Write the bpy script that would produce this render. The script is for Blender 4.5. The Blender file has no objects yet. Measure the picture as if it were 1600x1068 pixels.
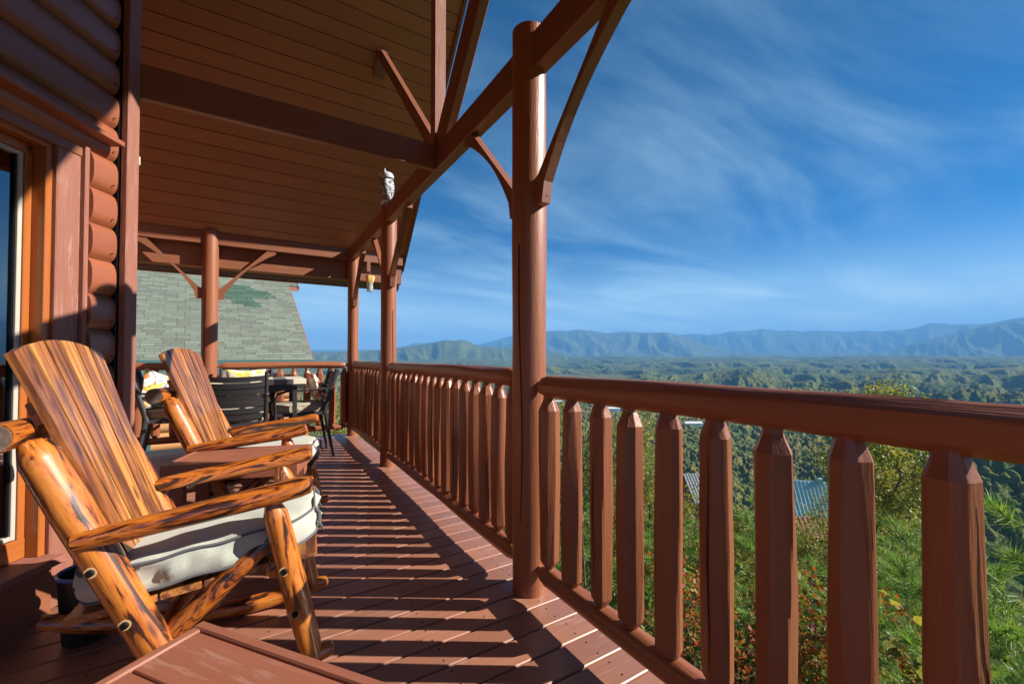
import bpy, bmesh, math, random
import numpy as np
from mathutils import Vector, Matrix
R=math.radians
SC=bpy.context.scene
COL=SC.collection
random.seed(7); RNG=np.random.default_rng(11)
# ------------------------------------------------------------------ camera
# world: +Y runs along the porch railing, +X points out to the view, Z up, deck surface z=0
PSI=R(31.3)
cam=bpy.data.cameras.new('camera'); camo=bpy.data.objects.new('camera',cam); COL.objects.link(camo)
camo.location=(0,0,1.15); camo.rotation_euler=(R(90+1.1),0,-PSI)
cam.sensor_width=36; cam.lens=36*655/1600; cam.shift_y=10.4/1600
cam.clip_start=0.05; cam.clip_end=80000
SC.camera=camo
# ------------------------------------------------------------------ light
SUN_H=(0.845,-0.535); SUN_TAN=0.62
SUN_EL=math.atan(SUN_TAN); SUN_ROT=math.atan2(SUN_H[0],SUN_H[1])
sund=Vector((SUN_H[0]*math.cos(SUN_EL),SUN_H[1]*math.cos(SUN_EL),math.sin(SUN_EL))).normalized()
sl=bpy.data.lights.new('sun','SUN'); sl.energy=5.0; sl.angle=R(0.5); sl.color=(1.0,0.93,0.82)
so=bpy.data.objects.new('sun',sl); COL.objects.link(so)
so.rotation_euler=(-sund).to_track_quat('-Z','Y').to_euler()
W=bpy.data.worlds.new('World'); SC.world=W; W.use_nodes=True
def build_world():
    nt=W.node_tree; N=nt.nodes; L=nt.links; N.clear()
    out=N.new('ShaderNodeOutputWorld'); bg=N.new('ShaderNodeBackground')
    sky=N.new('ShaderNodeTexSky'); sky.sky_type='NISHITA'; sky.sun_disc=False
    sky.sun_elevation=SUN_EL; sky.sun_rotation=SUN_ROT; sky.altitude=600; sky.air_density=0.52; sky.dust_density=0.0; sky.ozone_density=3.6
    hs=N.new('ShaderNodeHueSaturation'); hs.inputs['Saturation'].default_value=1.32; hs.inputs['Value'].default_value=1.0; hs.inputs['Hue'].default_value=0.494
    L.new(sky.outputs[0],hs.inputs['Color'])
    # thin cirrus: direction projected on a flat layer
    tc=N.new('ShaderNodeTexCoord'); sp=N.new('ShaderNodeSeparateXYZ'); L.new(tc.outputs['Generated'],sp.inputs[0])
    ad=N.new('ShaderNodeMath'); ad.operation='ADD'; ad.inputs[1].default_value=0.10; L.new(sp.outputs[2],ad.inputs[0])
    mx=N.new('ShaderNodeMath'); mx.operation='MAXIMUM'; mx.inputs[1].default_value=0.03; L.new(ad.outputs[0],mx.inputs[0])
    dx=N.new('ShaderNodeMath'); dx.operation='DIVIDE'; L.new(sp.outputs[0],dx.inputs[0]); L.new(mx.outputs[0],dx.inputs[1])
    dy=N.new('ShaderNodeMath'); dy.operation='DIVIDE'; L.new(sp.outputs[1],dy.inputs[0]); L.new(mx.outputs[0],dy.inputs[1])
    cb=N.new('ShaderNodeCombineXYZ'); L.new(dx.outputs[0],cb.inputs[0]); L.new(dy.outputs[0],cb.inputs[1])
    mp=N.new('ShaderNodeMapping'); mp.inputs['Rotation'].default_value=(0,0,R(28)); mp.inputs['Scale'].default_value=(0.55,1.25,1); L.new(cb.outputs[0],mp.inputs[0])
    n1=N.new('ShaderNodeTexNoise'); n1.inputs['Scale'].default_value=0.85; n1.inputs['Detail'].default_value=9; n1.inputs['Roughness'].default_value=0.58; n1.inputs['Distortion'].default_value=0.55; L.new(mp.outputs[0],n1.inputs['Vector'])
    n2=N.new('ShaderNodeTexNoise'); n2.inputs['Scale'].default_value=0.45; n2.inputs['Detail'].default_value=3; L.new(mp.outputs[0],n2.inputs['Vector'])
    r1=N.new('ShaderNodeValToRGB'); r1.color_ramp.elements[0].position=0.40; r1.color_ramp.elements[1].position=0.74; r1.color_ramp.interpolation='EASE'; L.new(n1.outputs[0],r1.inputs[0])
    r2=N.new('ShaderNodeValToRGB'); r2.color_ramp.elements[0].position=0.24; r2.color_ramp.elements[1].position=0.52; L.new(n2.outputs[0],r2.inputs[0])
    mu=N.new('ShaderNodeMath'); mu.operation='MULTIPLY'; L.new(r1.outputs[0],mu.inputs[0]); L.new(r2.outputs[0],mu.inputs[1])
    m2=N.new('ShaderNodeMath'); m2.operation='MULTIPLY'; m2.inputs[1].default_value=0.50; L.new(mu.outputs[0],m2.inputs[0])
    hz=N.new('ShaderNodeMapRange'); hz.inputs['From Min'].default_value=0.0; hz.inputs['From Max'].default_value=0.26; hz.inputs['To Min'].default_value=1.9; hz.inputs['To Max'].default_value=0.0; hz.interpolation_type='SMOOTHSTEP'; L.new(sp.outputs[2],hz.inputs[0])
    mv=N.new('ShaderNodeMath'); mv.operation='MULTIPLY'; L.new(hz.outputs[0],mv.inputs[0]); L.new(n2.outputs[0],mv.inputs[1])
    mq=N.new('ShaderNodeMath'); mq.operation='ADD'; mq.use_clamp=True; L.new(m2.outputs[0],mq.inputs[0]); L.new(mv.outputs[0],mq.inputs[1]); m2=mq
    mix=N.new('ShaderNodeMixRGB'); mix.inputs[2].default_value=(5.0,7.2,8.3,1); L.new(m2.outputs[0],mix.inputs[0]); L.new(hs.outputs[0],mix.inputs[1])
    L.new(mix.outputs[0],bg.inputs[0]); bg.inputs[1].default_value=0.060; L.new(bg.outputs[0],out.inputs[0])
build_world()
SC.view_settings.view_transform='Standard'; SC.view_settings.look='None'; SC.view_settings.exposure=1.18; SC.view_settings.gamma=1
SC.cycles.max_bounces=8; SC.cycles.diffuse_bounces=5; SC.cycles.transparent_max_bounces=12; SC.cycles.volume_bounces=0
SC.cycles.use_denoising=True; SC.cycles.sample_clamp_indirect=6
# ------------------------------------------------------------------ object helpers
def tag(o,label=None,cat=None,group=None,kind=None):
    if label:o['label']=label
    if cat:o['category']=cat
    if group:o['group']=group
    if kind:o['kind']=kind
    return o
def thing(name,label,cat,loc=(0,0,0),rotz=0,group=None):
    o=bpy.data.objects.new(name,None); COL.objects.link(o); o.location=loc; o.rotation_euler=(0,0,rotz); o.empty_display_size=.1
    return tag(o,label,cat,group)
class MB:
    def __init__(s): s.v=[];s.f=[];s.g=[];s.n=0
    def add(s,V,F,G=None):
        V=np.asarray(V,float); s.v.append(V); s.f+= [tuple(i+s.n for i in f) for f in F]; s.n+=len(V)
        s.g.append(np.asarray(G,float) if G is not None else V)
    def mesh(s,name,m,smooth=True,sharp=38):
        me=bpy.data.meshes.new(name); V=np.concatenate(s.v); me.from_pydata(V.tolist(),[],s.f)
        a=me.attributes.new('gc','FLOAT_VECTOR','POINT'); a.data.foreach_set('vector',np.concatenate(s.g).astype(np.float32).ravel())
        ms=m if isinstance(m,(list,tuple)) else [m]
        for x in ms: me.materials.append(x)
        bm=bmesh.new(); bm.from_mesh(me); bmesh.ops.recalc_face_normals(bm,faces=bm.faces); bm.to_mesh(me); bm.free()
        if smooth:
            me.polygons.foreach_set('use_smooth',[True]*len(me.polygons)); me.set_sharp_from_angle(angle=R(sharp))
        return me
    def build(s,name,m,parent=None,smooth=True,sharp=38):
        o=bpy.data.objects.new(name,s.mesh(name,m,smooth,sharp)); COL.objects.link(o)
        if parent: o.parent=parent
        return o
def inst(name,me,parent=None,loc=(0,0,0),rz=0,scale=1):
    o=bpy.data.objects.new(name,me); COL.objects.link(o); o.parent=parent; o.location=loc; o.rotation_euler=(0,0,rz)
    o.scale=(scale,)*3 if not isinstance(scale,tuple) else scale
    return o
def frame(d,up=(0,0,1)):
    d=np.array(d,float); d/=np.linalg.norm(d); up=np.array(up,float)
    if abs(d@up)/np.linalg.norm(up)>.985: up=np.array((1.,0,0)) if abs(d[0])<.9 else np.array((0,1.,0))
    a=np.cross(d,up); a/=np.linalg.norm(a); b=np.cross(a,d); return d,a,b
def rect(w,h,c=.004):
    w/=2;h/=2
    if c<=0: return [(-w,-h),(w,-h),(w,h),(-w,h)]
    return [(-w+c,-h),(w-c,-h),(w,-h+c),(w,h-c),(w-c,h),(-w+c,h),(-w,h-c),(-w,-h+c)]
def prism(mb,p0,p1,w,h,up=(0,0,1),c=.004,prof=None,seg=1,jit=0):
    """a board from p0 to p1, w across, h along up"""
    p0=np.array(p0,float);p1=np.array(p1,float); d,a,b=frame(p1-p0,up); P=prof or rect(w,h,c); n=len(P); off=RNG.uniform(-50,50,3)
    L=np.linalg.norm(p1-p0); V=[];G=[];F=[]
    for k in range(seg+1):
        t=k/seg; q=p0+(p1-p0)*t
        for (x,y) in P: V.append(q+a*x+b*y); G.append(off+np.array((L*t,x,y)))
    for k in range(seg):
        for i in range(n): j=(i+1)%n; F.append((k*n+i,k*n+j,(k+1)*n+j,(k+1)*n+i))
    for k,base in((0,0),(seg,seg*n)):
        m=len(V)
        for i in range(n): V.append(V[base+i]);G.append(G[base+i])
        F.append(tuple(range(m,m+n)) if k else tuple(range(m+n-1,m-1,-1)))
    mb.add(V,F,G)
def box(mb,x0,x1,y0,y1,z0,z1,c=.004,along='z'):
    if along=='x': prism(mb,(x0,(y0+y1)/2,(z0+z1)/2),(x1,(y0+y1)/2,(z0+z1)/2),abs(y1-y0),z1-z0,(0,0,1),c)
    elif along=='y': prism(mb,((x0+x1)/2,y0,(z0+z1)/2),((x0+x1)/2,y1,(z0+z1)/2),abs(x1-x0),z1-z0,(0,0,1),c)
    else: prism(mb,((x0+x1)/2,(y0+y1)/2,z0),((x0+x1)/2,(y0+y1)/2,z1),abs(x1-x0),abs(y1-y0),(0,1,0),c)
def log(mb,pts,rad,seg=20,step=.06,facets=0,fd=(.86,.95),wob=.02,bend=0.0,seed=None,dome=True,squash=(1,1),up=(0,0,1),nk=0):
    """round or draw-knifed log through pts; rad: list of radii per point"""
    rg=np.random.default_rng(seed if seed is not None else int(RNG.integers(1e9)))
    pts=[np.array(p,float) for p in pts]; rad=list(rad) if hasattr(rad,'__len__') else [rad]*len(pts)
    Ls=[0]
    for i in range(1,len(pts)): Ls.append(Ls[-1]+np.linalg.norm(pts[i]-pts[i-1]))
    L=Ls[-1]; st=sorted(set([round(x,5) for x in Ls]+[round(x,5) for x in np.linspace(0,L,max(2,int(L/step)+1))]))
    st2=[]
    for x in st:
        if not st2 or x-st2[-1]>.004 or x in [round(q,5) for q in Ls]: st2.append(x)
    st=st2
    ph=rg.uniform(0,6.28,6); off=rg.uniform(-50,50,3)
    t00=rg.uniform(0,6.283); fk=[(t00+(q+rg.uniform(-.16,.16))*6.283/facets if facets>5 else rg.uniform(0,6.283),rg.uniform(*fd),rg.uniform(0,6.28),rg.uniform(2,7)) for q in range(facets)]
    V=[];G=[];F=[]
    d0,a,b=frame(pts[1]-pts[0],up); rings=[]
    def ring(c,r,d,s,shr=1):
        nonlocal a,b
        a=a-d*(a@d); a/=np.linalg.norm(a); b2=np.cross(a,d); b2/=np.linalg.norm(b2)
        idx=len(V)
        for k in range(seg):
            th=6.28318*k/seg; rr=r*(1+wob*math.sin(2*th+ph[0]+s*5)+wob*.7*math.sin(3*th+ph[1]-s*3.1)+wob*.8*math.sin(s*9+ph[2]))
            for (t0,dk,p,w) in fk:
                cc=math.cos(th-t0-.25*math.sin(s*2+p))
                if cc>.3: rr=min(rr,r*(dk+.07*math.sin(s*w+p))/cc)
            x=math.cos(th)*rr*squash[0]*shr; y=math.sin(th)*rr*squash[1]*shr
            V.append(c+a*x+b2*y); G.append(off+np.array((s,x,y)))
        return idx
    for s in st:
        i=max(0,min(len(pts)-2,int(np.searchsorted(Ls,s,side='right'))-1)); t=(s-Ls[i])/max(1e-9,Ls[i+1]-Ls[i]); c=pts[i]*(1-t)+pts[i+1]*t
        r=rad[i]*(1-t)+rad[i+1]*t; d=pts[i+1]-pts[i]; d=d/np.linalg.norm(d)
        if 0<i and t<1e-6: d=d+(pts[i]-pts[i-1])/np.linalg.norm(pts[i]-pts[i-1]); d/=np.linalg.norm(d)
        if bend: c=c+b*bend*math.sin(math.pi*s/L+ph[3]*0)+a*bend*.6*math.sin(6.28*s/L+ph[4])
        if s==st[0]:
            if dome:
                for q,e in((.55,.30),(.86,.10)): rings.append(ring(c-d*r*e*1.0+d*0,r,d,s-r*e,q))
            else: rings.append(ring(c,r,d,s,.9)); 
        rings.append(ring(c,r,d,s))
        if s==st[-1]:
            if dome:
                for q,e in((.86,.10),(.55,.30)): rings.append(ring(c+d*r*e,r,d,s+r*e,q))
            else: rings.append(ring(c,r,d,s,.9))
    for A,B in zip(rings,rings[1:]):
        for k in range(seg): j=(k+1)%seg; F.append((A+k,A+j,B+j,B+k))
    for A,rev in((rings[0],1),(rings[-1],0)):
        c=sum(V[A:A+seg])/seg; g=sum(G[A:A+seg])/seg; V.append(c);G.append(g)
        for k in range(seg): F.append((A+k,A+(k+1)%seg,len(V)-1) if not rev else (A+(k+1)%seg,A+k,len(V)-1))
    mb.add(V,F,G)
def lathe(mb,prof,c=(0,0,0),seg=24,sx=1,sy=1):
    V=[];F=[]
    for (r,z) in prof:
        for k in range(seg): t=6.28318*k/seg; V.append((c[0]+r*sx*math.cos(t),c[1]+r*sy*math.sin(t),c[2]+z))
    for i in range(len(prof)-1):
        for k in range(seg): j=(k+1)%seg; F.append((i*seg+k,i*seg+j,(i+1)*seg+j,(i+1)*seg+k))
    F.append(tuple(range(seg-1,-1,-1))); F.append(tuple(range((len(prof)-1)*seg,len(prof)*seg)))
    mb.add(V,F)
def plate(mb,poly,n,th,frm=None):
    """extrude a 2D polygon (given as 3D pts) along n by th"""
    P=[np.array(p,float) for p in poly]; n=np.array(n,float)*th; m=len(P); off=RNG.uniform(-50,50,3)
    V=P+[p+n for p in P]; d=P[1]-P[0]; d/=np.linalg.norm(d); nn=n/np.linalg.norm(n); e=np.cross(nn,d)
    if frm is not None: d=np.array(frm,float); d/=np.linalg.norm(d); e=np.cross(nn,d)
    G=[off+np.array((v@d,v@e,v@nn)) for v in V]
    F=[tuple(range(m-1,-1,-1)),tuple(range(m,2*m))]+[(i,(i+1)%m,m+(i+1)%m,m+i) for i in range(m)]
    V2=[];G2=[];F2=[]
    for f in F:
        k=len(V2); V2+=[V[i] for i in f]; G2+=[G[i] for i in f]; F2.append(tuple(range(k,k+len(f))))
    mb.add(V2,F2,G2)
def fastmesh(name,V,F,mats,smooth=False,mi=None):
    V=np.asarray(V,np.float32);F=np.asarray(F,np.int32); k=F.shape[1]; me=bpy.data.meshes.new(name)
    me.vertices.add(len(V)); me.vertices.foreach_set('co',V.ravel()); me.loops.add(F.size); me.loops.foreach_set('vertex_index',F.ravel())
    me.polygons.add(len(F)); me.polygons.foreach_set('loop_start',np.arange(0,F.size,k,dtype=np.int32)); me.polygons.foreach_set('loop_total',np.full(len(F),k,np.int32))
    if smooth: me.polygons.foreach_set('use_smooth',np.ones(len(F),bool))
    if mi is not None: me.polygons.foreach_set('material_index',mi)
    me.update(calc_edges=True)
    for m in (mats if isinstance(mats,(list,tuple)) else [mats]): me.materials.append(m)
    return me
# ------------------------------------------------------------------ materials
def mat(name):
    m=bpy.data.materials.new(name); m.use_nodes=True; nt=m.node_tree; nt.nodes.clear()
    o=nt.nodes.new('ShaderNodeOutputMaterial'); b=nt.nodes.new('ShaderNodeBsdfPrincipled'); nt.links.new(b.outputs[0],o.inputs[0]); return m,nt,b
def nd(nt,t,**k):
    n=nt.nodes.new(t)
    for a,v in k.items():
        if a.startswith('i_'):
            key=a[2:].replace('_',' '); n.inputs[key].default_value=v
        else: setattr(n,a,v)
    return n
def ramp(nt,src,els,interp='LINEAR'):
    r=nt.nodes.new('ShaderNodeValToRGB'); cr=r.color_ramp; cr.interpolation=interp
    while len(cr.elements)<len(els): cr.elements.new(.5)
    for e,(p,c) in zip(cr.elements,els): e.position=p; e.color=(*c,1) if len(c)==3 else c
    nt.links.new(src,r.inputs[0]); return r.outputs[0]
def mixc(nt,f,a,b,mode='MIX'):
    m=nt.nodes.new('ShaderNodeMixRGB'); m.blend_type=mode
    for i,x in((0,f),(1,a),(2,b)):
        if isinstance(x,(int,float)): m.inputs[i].default_value=x
        elif isinstance(x,tuple): m.inputs[i].default_value=(*x,1)
        else: nt.links.new(x,m.inputs[i])
    return m.outputs[0]
def mapped(nt,scale,attr='gc'):
    if attr: a=nd(nt,'ShaderNodeAttribute',attribute_name=attr); s=a.outputs['Vector']
    else: a=nd(nt,'ShaderNodeTexCoord'); s=a.outputs['Object']
    m=nt.nodes.new('ShaderNodeMapping'); m.inputs['Scale'].default_value=scale; nt.links.new(s,m.inputs[0]); return m.outputs[0]
def noise(nt,v,scale,detail=4,rough=.55,dist=0):
    n=nd(nt,'ShaderNodeTexNoise',i_Scale=scale,i_Detail=detail,i_Roughness=rough,i_Distortion=dist); nt.links.new(v,n.inputs['Vector']); return n.outputs[0]
def bump(nt,b,h,s,d=.01):
    n=nd(nt,'ShaderNodeBump',i_Strength=s,i_Distance=d); nt.links.new(h,n.inputs['Height']); nt.links.new(n.outputs[0],b.inputs['Normal'])
def paint(name,col,rough=.5,worn=.0,worncol=(.42,.30,.27),bstr=.35,spec=.4,cracks=0.0,grime=.5):
    m,nt,b=mat(name)
    g=noise(nt,mapped(nt,(3,60,60)),1,5,.6); big=noise(nt,mapped(nt,(1.1,4,4)),1,3)
    pore=noise(nt,mapped(nt,(12,160,160)),1,2,.5)
    c=mixc(nt,g,tuple(x*.80 for x in col),tuple(min(1,x*1.15) for x in col))
    gi=nd(nt,'ShaderNodeNewGeometry'); c=mixc(nt,1.0,c,ramp(nt,gi.outputs['Random Per Island'],[(0,(.72,.73,.75)) if name=='deck_paint' else (0,(.84,.84,.85)),(1,(1.0,1.0,1.0))]),'MULTIPLY')
    bigr=ramp(nt,big,[(.3,(0,0,0)),(.7,(1,1,1))]); c=mixc(nt,bigr,mixc(nt,.5*grime,c,tuple(x*.62 for x in col)),c)
    if worn>0:
        w=ramp(nt,noise(nt,mapped(nt,(5,40,40)),1,6,.7),[(.60-worn*.16,(0,0,0)),(.66-worn*.1,(1,1,1))]); w2=ramp(nt,noise(nt,mapped(nt,(1.3,5,5)),1,2),[(.45,(0,0,0)),(.6,(1,1,1))])
        f=mixc(nt,1.0,w,w2,'MULTIPLY'); c=mixc(nt,mixc(nt,1.0,f,(worn,)*3,'MULTIPLY'),c,worncol)
    h=mixc(nt,.45,g,pore)
    kn=nd(nt,'ShaderNodeTexVoronoi',i_Scale=1.0); nt.links.new(mapped(nt,(2.2,9,9)),kn.inputs['Vector'])
    kr=ramp(nt,kn.outputs['Distance'],[(.0,(1,1,1)),(.09,(.2,.2,.2)),(.12,(0,0,0))]); c=mixc(nt,mixc(nt,1.0,kr,(.55,)*3,'MULTIPLY'),c,tuple(x*.35 for x in col))
    nt.links.new(c,b.inputs['Base Color']); 
    rr=ramp(nt,g,[(0,(rough*.8,)*3),(1,(min(1,rough*1.25),)*3)]); nt.links.new(rr,b.inputs['Roughness'])
    b.inputs['Specular IOR Level'].default_value=spec
    bump(nt,b,h,bstr,.004)
    cw,ci=dict(brown_stained_log=(.12,1.5),log_siding_stain=(.45,1.7),deck_paint=(.5,1.6),brown_ceiling_board=(.25,1.5),brown_stained_beam=(.35,1.6)).get(name,(0,1.5)); b.inputs['Coat Weight'].default_value=cw; b.inputs['Coat IOR'].default_value=ci; b.inputs['Coat Roughness'].default_value=.36
    return m
BROWN=(.29,.096,.042)
M_log=paint('brown_stained_log',BROWN,.42,.10,(.42,.24,.17),.7,.5)
M_beam=paint('brown_stained_beam',(.25,.086,.040),.5,.22,(.42,.30,.26),.4,.45)
M_ceil=paint('brown_ceiling_board',(.42,.16,.060),.42,0,(.3,.2,.2),.15,.5,grime=.3)
M_deck=paint('deck_paint',(.37,.155,.092),.48,.32,(.50,.34,.28),.35,.45)
M_wall=paint('log_siding_stain',(.30,.085,.034),.5,.06,(.35,.2,.17),.3,.4)
M_trim=paint('rough_sawn_trim',(.30,.115,.075),.6,.30,(.46,.30,.26),.8,.5)
M_table=paint('table_paint',(.32,.112,.066),.42,.24,(.50,.32,.26),.35,.5)
M_orange=paint('varnished_door_wood',(.42,.125,.028),.28,0,(.3,.2,.2),.1,.55)
M_dark=paint('black_metal_parts',(.035,.033,.035),.35,0,(.1,.1,.1),.05,.5,grime=.2)
def varnish(name,els,sc=(2.2,16,16),rough=.22,coat=.9,dist=2.2):
    m,nt,b=mat(name)
    n=noise(nt,mapped(nt,sc),1,5,.6,dist); c=ramp(nt,n,els)
    if 'slat' in name:
        z=ramp(nt,noise(nt,mapped(nt,(2.6,20,20)),1,4,.6,.6),[(.50,(0,0,0)),(.62,(1,1,1))]); c=mixc(nt,mixc(nt,1.0,z,(.8,.8,.8),'MULTIPLY'),c,(.11,.045,.038)); oi=nd(nt,'ShaderNodeObjectInfo'); c=mixc(nt,1.0,c,ramp(nt,oi.outputs['Random'],[(0,(.62,.52,.50)),(.5,(.9,.85,.8)),(1,(1,1,1))]),'MULTIPLY')
    g=noise(nt,mapped(nt,(3,130,130)),1,3); c=mixc(nt,.35,c,mixc(nt,g,(.2,.2,.2),(1,1,1)),'MULTIPLY')
    kn=nd(nt,'ShaderNodeTexVoronoi',i_Scale=1.0); nt.links.new(mapped(nt,(4,14,14)),kn.inputs['Vector'])
    kr=ramp(nt,kn.outputs['Distance'],[(.0,(1,1,1)),(.10,(.7,.7,.7)),(.18,(0,0,0))]); c=mixc(nt,kr,c,(.05,.014,.006))
    nt.links.new(c,b.inputs['Base Color']); b.inputs['Roughness'].default_value=rough+.2; b.inputs['Coat Weight'].default_value=coat; b.inputs['Coat Roughness'].default_value=.12
    bump(nt,b,mixc(nt,.5,n,g),.25,.004); return m
M_vlog=varnish('burnt_varnished_log',[(.33,(.015,.006,.004)),(.41,(.08,.020,.007)),(.45,(.40,.10,.012)),(.56,(.60,.205,.028)),(.68,(.46,.12,.016)),(.74,(.07,.018,.006))])
M_varm=varnish('burnt_varnished_arm',[(.36,(.012,.005,.003)),(.44,(.06,.015,.005)),(.475,(.34,.075,.008)),(.56,(.55,.17,.02)),(.62,(.40,.10,.012)),(.66,(.05,.012,.004)),(.70,(.42,.11,.015))],(2.0,10,10),.2,1.0,3.4)
M_vslat=varnish('varnished_slat',[(.25,(.09,.035,.022)),(.38,(.26,.085,.028)),(.50,(.50,.19,.05)),(.62,(.66,.32,.08)),(.78,(.38,.13,.04))],(.9,26,26),.3,.45,1.2)
M_endg=varnish('weathered_log_end',[(.3,(.10,.075,.06)),(.5,(.20,.14,.11)),(.7,(.30,.21,.16))],(20,20,20),.5,.2,1)
def plain(name,col,rough=.5,metal=0,spec=.5,var=.15,scale=20,bs=0.1):
    m,nt,b=mat(name); n=noise(nt,mapped(nt,(1,1,1),None),scale,4); c=mixc(nt,n,tuple(x*(1-var) for x in col),tuple(min(1,x*(1+var)) for x in col))
    nt.links.new(c,b.inputs['Base Color']); b.inputs['Roughness'].default_value=rough; b.inputs['Metallic'].default_value=metal; b.inputs['Specular IOR Level'].default_value=spec
    if bs: bump(nt,b,n,bs,.003)
    return m
def fabric(name,col,sc=420,var=.1):
    m,nt,b=mat(name); v=mapped(nt,(1,1,1),None); w1=nd(nt,'ShaderNodeTexWave',i_Scale=sc/6.28*2,i_Distortion=.6,bands_direction='X'); w2=nd(nt,'ShaderNodeTexWave',i_Scale=sc/6.28*2,i_Distortion=.6,bands_direction='Y')
    nt.links.new(v,w1.inputs['Vector']); nt.links.new(v,w2.inputs['Vector']); h=mixc(nt,.5,w1.outputs[0],w2.outputs[0]); n=noise(nt,v,9,4)
    c=mixc(nt,n,tuple(x*(1-var) for x in col),tuple(min(1,x*(1+var*.5)) for x in col)); h=noise(nt,v,260,3,.7); c=mixc(nt,.35,c,h,'MULTIPLY'); nt.links.new(c,b.inputs['Base Color']); b.inputs['Roughness'].default_value=.9; b.inputs['Specular IOR Level'].default_value=.2
    b.inputs['Sheen Weight'].default_value=.2; bump(nt,b,h,.4,.002); return m
M_cream=fabric('cream_cushion_fabric',(.52,.54,.47)); M_beige=fabric('beige_seat_fabric',(.47,.40,.30))
M_pipe=plain('grey_piping',(.10,.10,.11),.8); M_alum=plain('charcoal_cast_metal',(.045,.045,.05),.38,.3,.5,.1,60,.05)
M_cut=plain('pale_cut_wood',(.5,.33,.16),.6); M_bolt=plain('black_bolt',(.012,.013,.015),.25,.6); M_white=plain('white_gasket',(.42,.38,.32),.6)
def glass():
    m,nt,b=mat('door_glass'); nt.nodes.remove(b); o=[n for n in nt.nodes if n.type=='OUTPUT_MATERIAL'][0]
    t=nd(nt,'ShaderNodeBsdfTransparent'); t.inputs[0].default_value=(.75,.8,.8,1); g=nd(nt,'ShaderNodeBsdfGlossy',i_Roughness=.02); g.inputs[0].default_value=(.9,.9,.9,1); f=nd(nt,'ShaderNodeFresnel',i_IOR=3.2)
    x=nd(nt,'ShaderNodeMixShader'); nt.links.new(f.outputs[0],x.inputs[0]); nt.links.new(t.outputs[0],x.inputs[1]); nt.links.new(g.outputs[0],x.inputs[2]); nt.links.new(x.outputs[0],o.inputs[0]); return m
M_glass=glass()
def shingle(name,base,patch=None):
    m,nt,b=mat(name); tc=nd(nt,'ShaderNodeTexCoord'); 
    br=nd(nt,'ShaderNodeTexBrick',i_Scale=1.0); br.inputs['Brick Width'].default_value=.30; br.inputs['Row Height'].default_value=.125; br.inputs['Mortar Size'].default_value=.0075; br.inputs['Mortar Smooth'].default_value=.6
    br.offset=.37; br.offset_frequency=3; br.squash=1.45; br.squash_frequency=2; br.inputs['Color1'].default_value=(*[x*.74 for x in base],1); br.inputs['Color2'].default_value=(*[x*1.12 for x in base],1); br.inputs['Mortar'].default_value=(*[x*.22 for x in base],1)
    nt.links.new(tc.outputs['UV'],br.inputs['Vector']); n=nd(nt,'ShaderNodeTexNoise',i_Scale=40.,i_Detail=4.); nt.links.new(tc.outputs['UV'],n.inputs['Vector'])
    n2=nd(nt,'ShaderNodeTexNoise',i_Scale=.5,i_Detail=3.); nt.links.new(tc.outputs['UV'],n2.inputs['Vector'])
    c=mixc(nt,.6,br.outputs[0],mixc(nt,n.outputs[0],(.5,.5,.5),(1,1,1)),'MULTIPLY'); c=mixc(nt,.5,c,mixc(nt,n2.outputs[0],(.7,.72,.66),(1,1,1)),'MULTIPLY')
    nt.links.new(c,b.inputs['Base Color']); b.inputs['Roughness'].default_value=.9; b.inputs['Specular IOR Level'].default_value=.2
    bump(nt,b,br.outputs['Fac'],-.6,.02); return m
M_shing=shingle('green_grey_shingle',(.205,.235,.195)); M_shingd=shingle('new_green_shingle',(.085,.15,.115))
M_teal=plain('teal_metal',(.05,.13,.13),.45); M_tealroof=plain('pale_teal_metal_roof',(.30,.48,.46),.4,.0,.5,.08,1)
M_natlog=paint('natural_log',(.50,.24,.09),.5,0,(.3,.2,.2),.3,.4)
M_farbrick=plain('rust_red_wood',(.30,.10,.05),.7); M_grroof=plain('grey_roof',(.20,.21,.21),.7); M_offw=plain('far_white',(.75,.75,.72),.7)
def leafm(name,cols,tr=.42):
    cols=[(p,tuple(min(.9,x*1.2) for x in c)) for p,c in cols]
    m,nt,b=mat(name); g=nd(nt,'ShaderNodeNewGeometry'); c=ramp(nt,g.outputs['Random Per Island'],cols); nt.links.new(c,b.inputs['Base Color']); b.inputs['Roughness'].default_value=.5; b.inputs['Specular IOR Level'].default_value=.35
    t=nd(nt,'ShaderNodeBsdfTranslucent'); nt.links.new(mixc(nt,1.0,c,(1.0,1.05,.5),'MULTIPLY'),t.inputs[0]); x=nd(nt,'ShaderNodeMixShader',i_Fac=tr); nt.links.new(b.outputs[0],x.inputs[1]); nt.links.new(t.outputs[0],x.inputs[2])
    o=[n for n in nt.nodes if n.type=='OUTPUT_MATERIAL'][0]; nt.links.new(x.outputs[0],o.inputs[0]); return m
M_leaf=leafm('autumn_green_leaf',[(0,(.10,.13,.035)),(.35,(.17,.20,.05)),(.7,(.26,.25,.065)),(.92,(.34,.27,.065)),(1,(.34,.16,.045))])
M_leafd=leafm('deep_green_leaf',[(0,(.05,.09,.025)),(.5,(.09,.14,.03)),(1,(.17,.19,.045))])
M_red=leafm('red_autumn_leaf',[(0,(.30,.045,.018)),(.35,(.38,.11,.03)),(.55,(.16,.05,.03)),(.75,(.14,.17,.04)),(1,(.30,.24,.06))])
M_needle=leafm('pine_needle',[(0,(.07,.15,.035)),(.5,(.14,.26,.055)),(.85,(.25,.36,.08)),(1,(.38,.38,.10))],.35)
M_bark=plain('grey_brown_bark',(.16,.12,.09),.9,0,.2,.35,30,.5)
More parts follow.
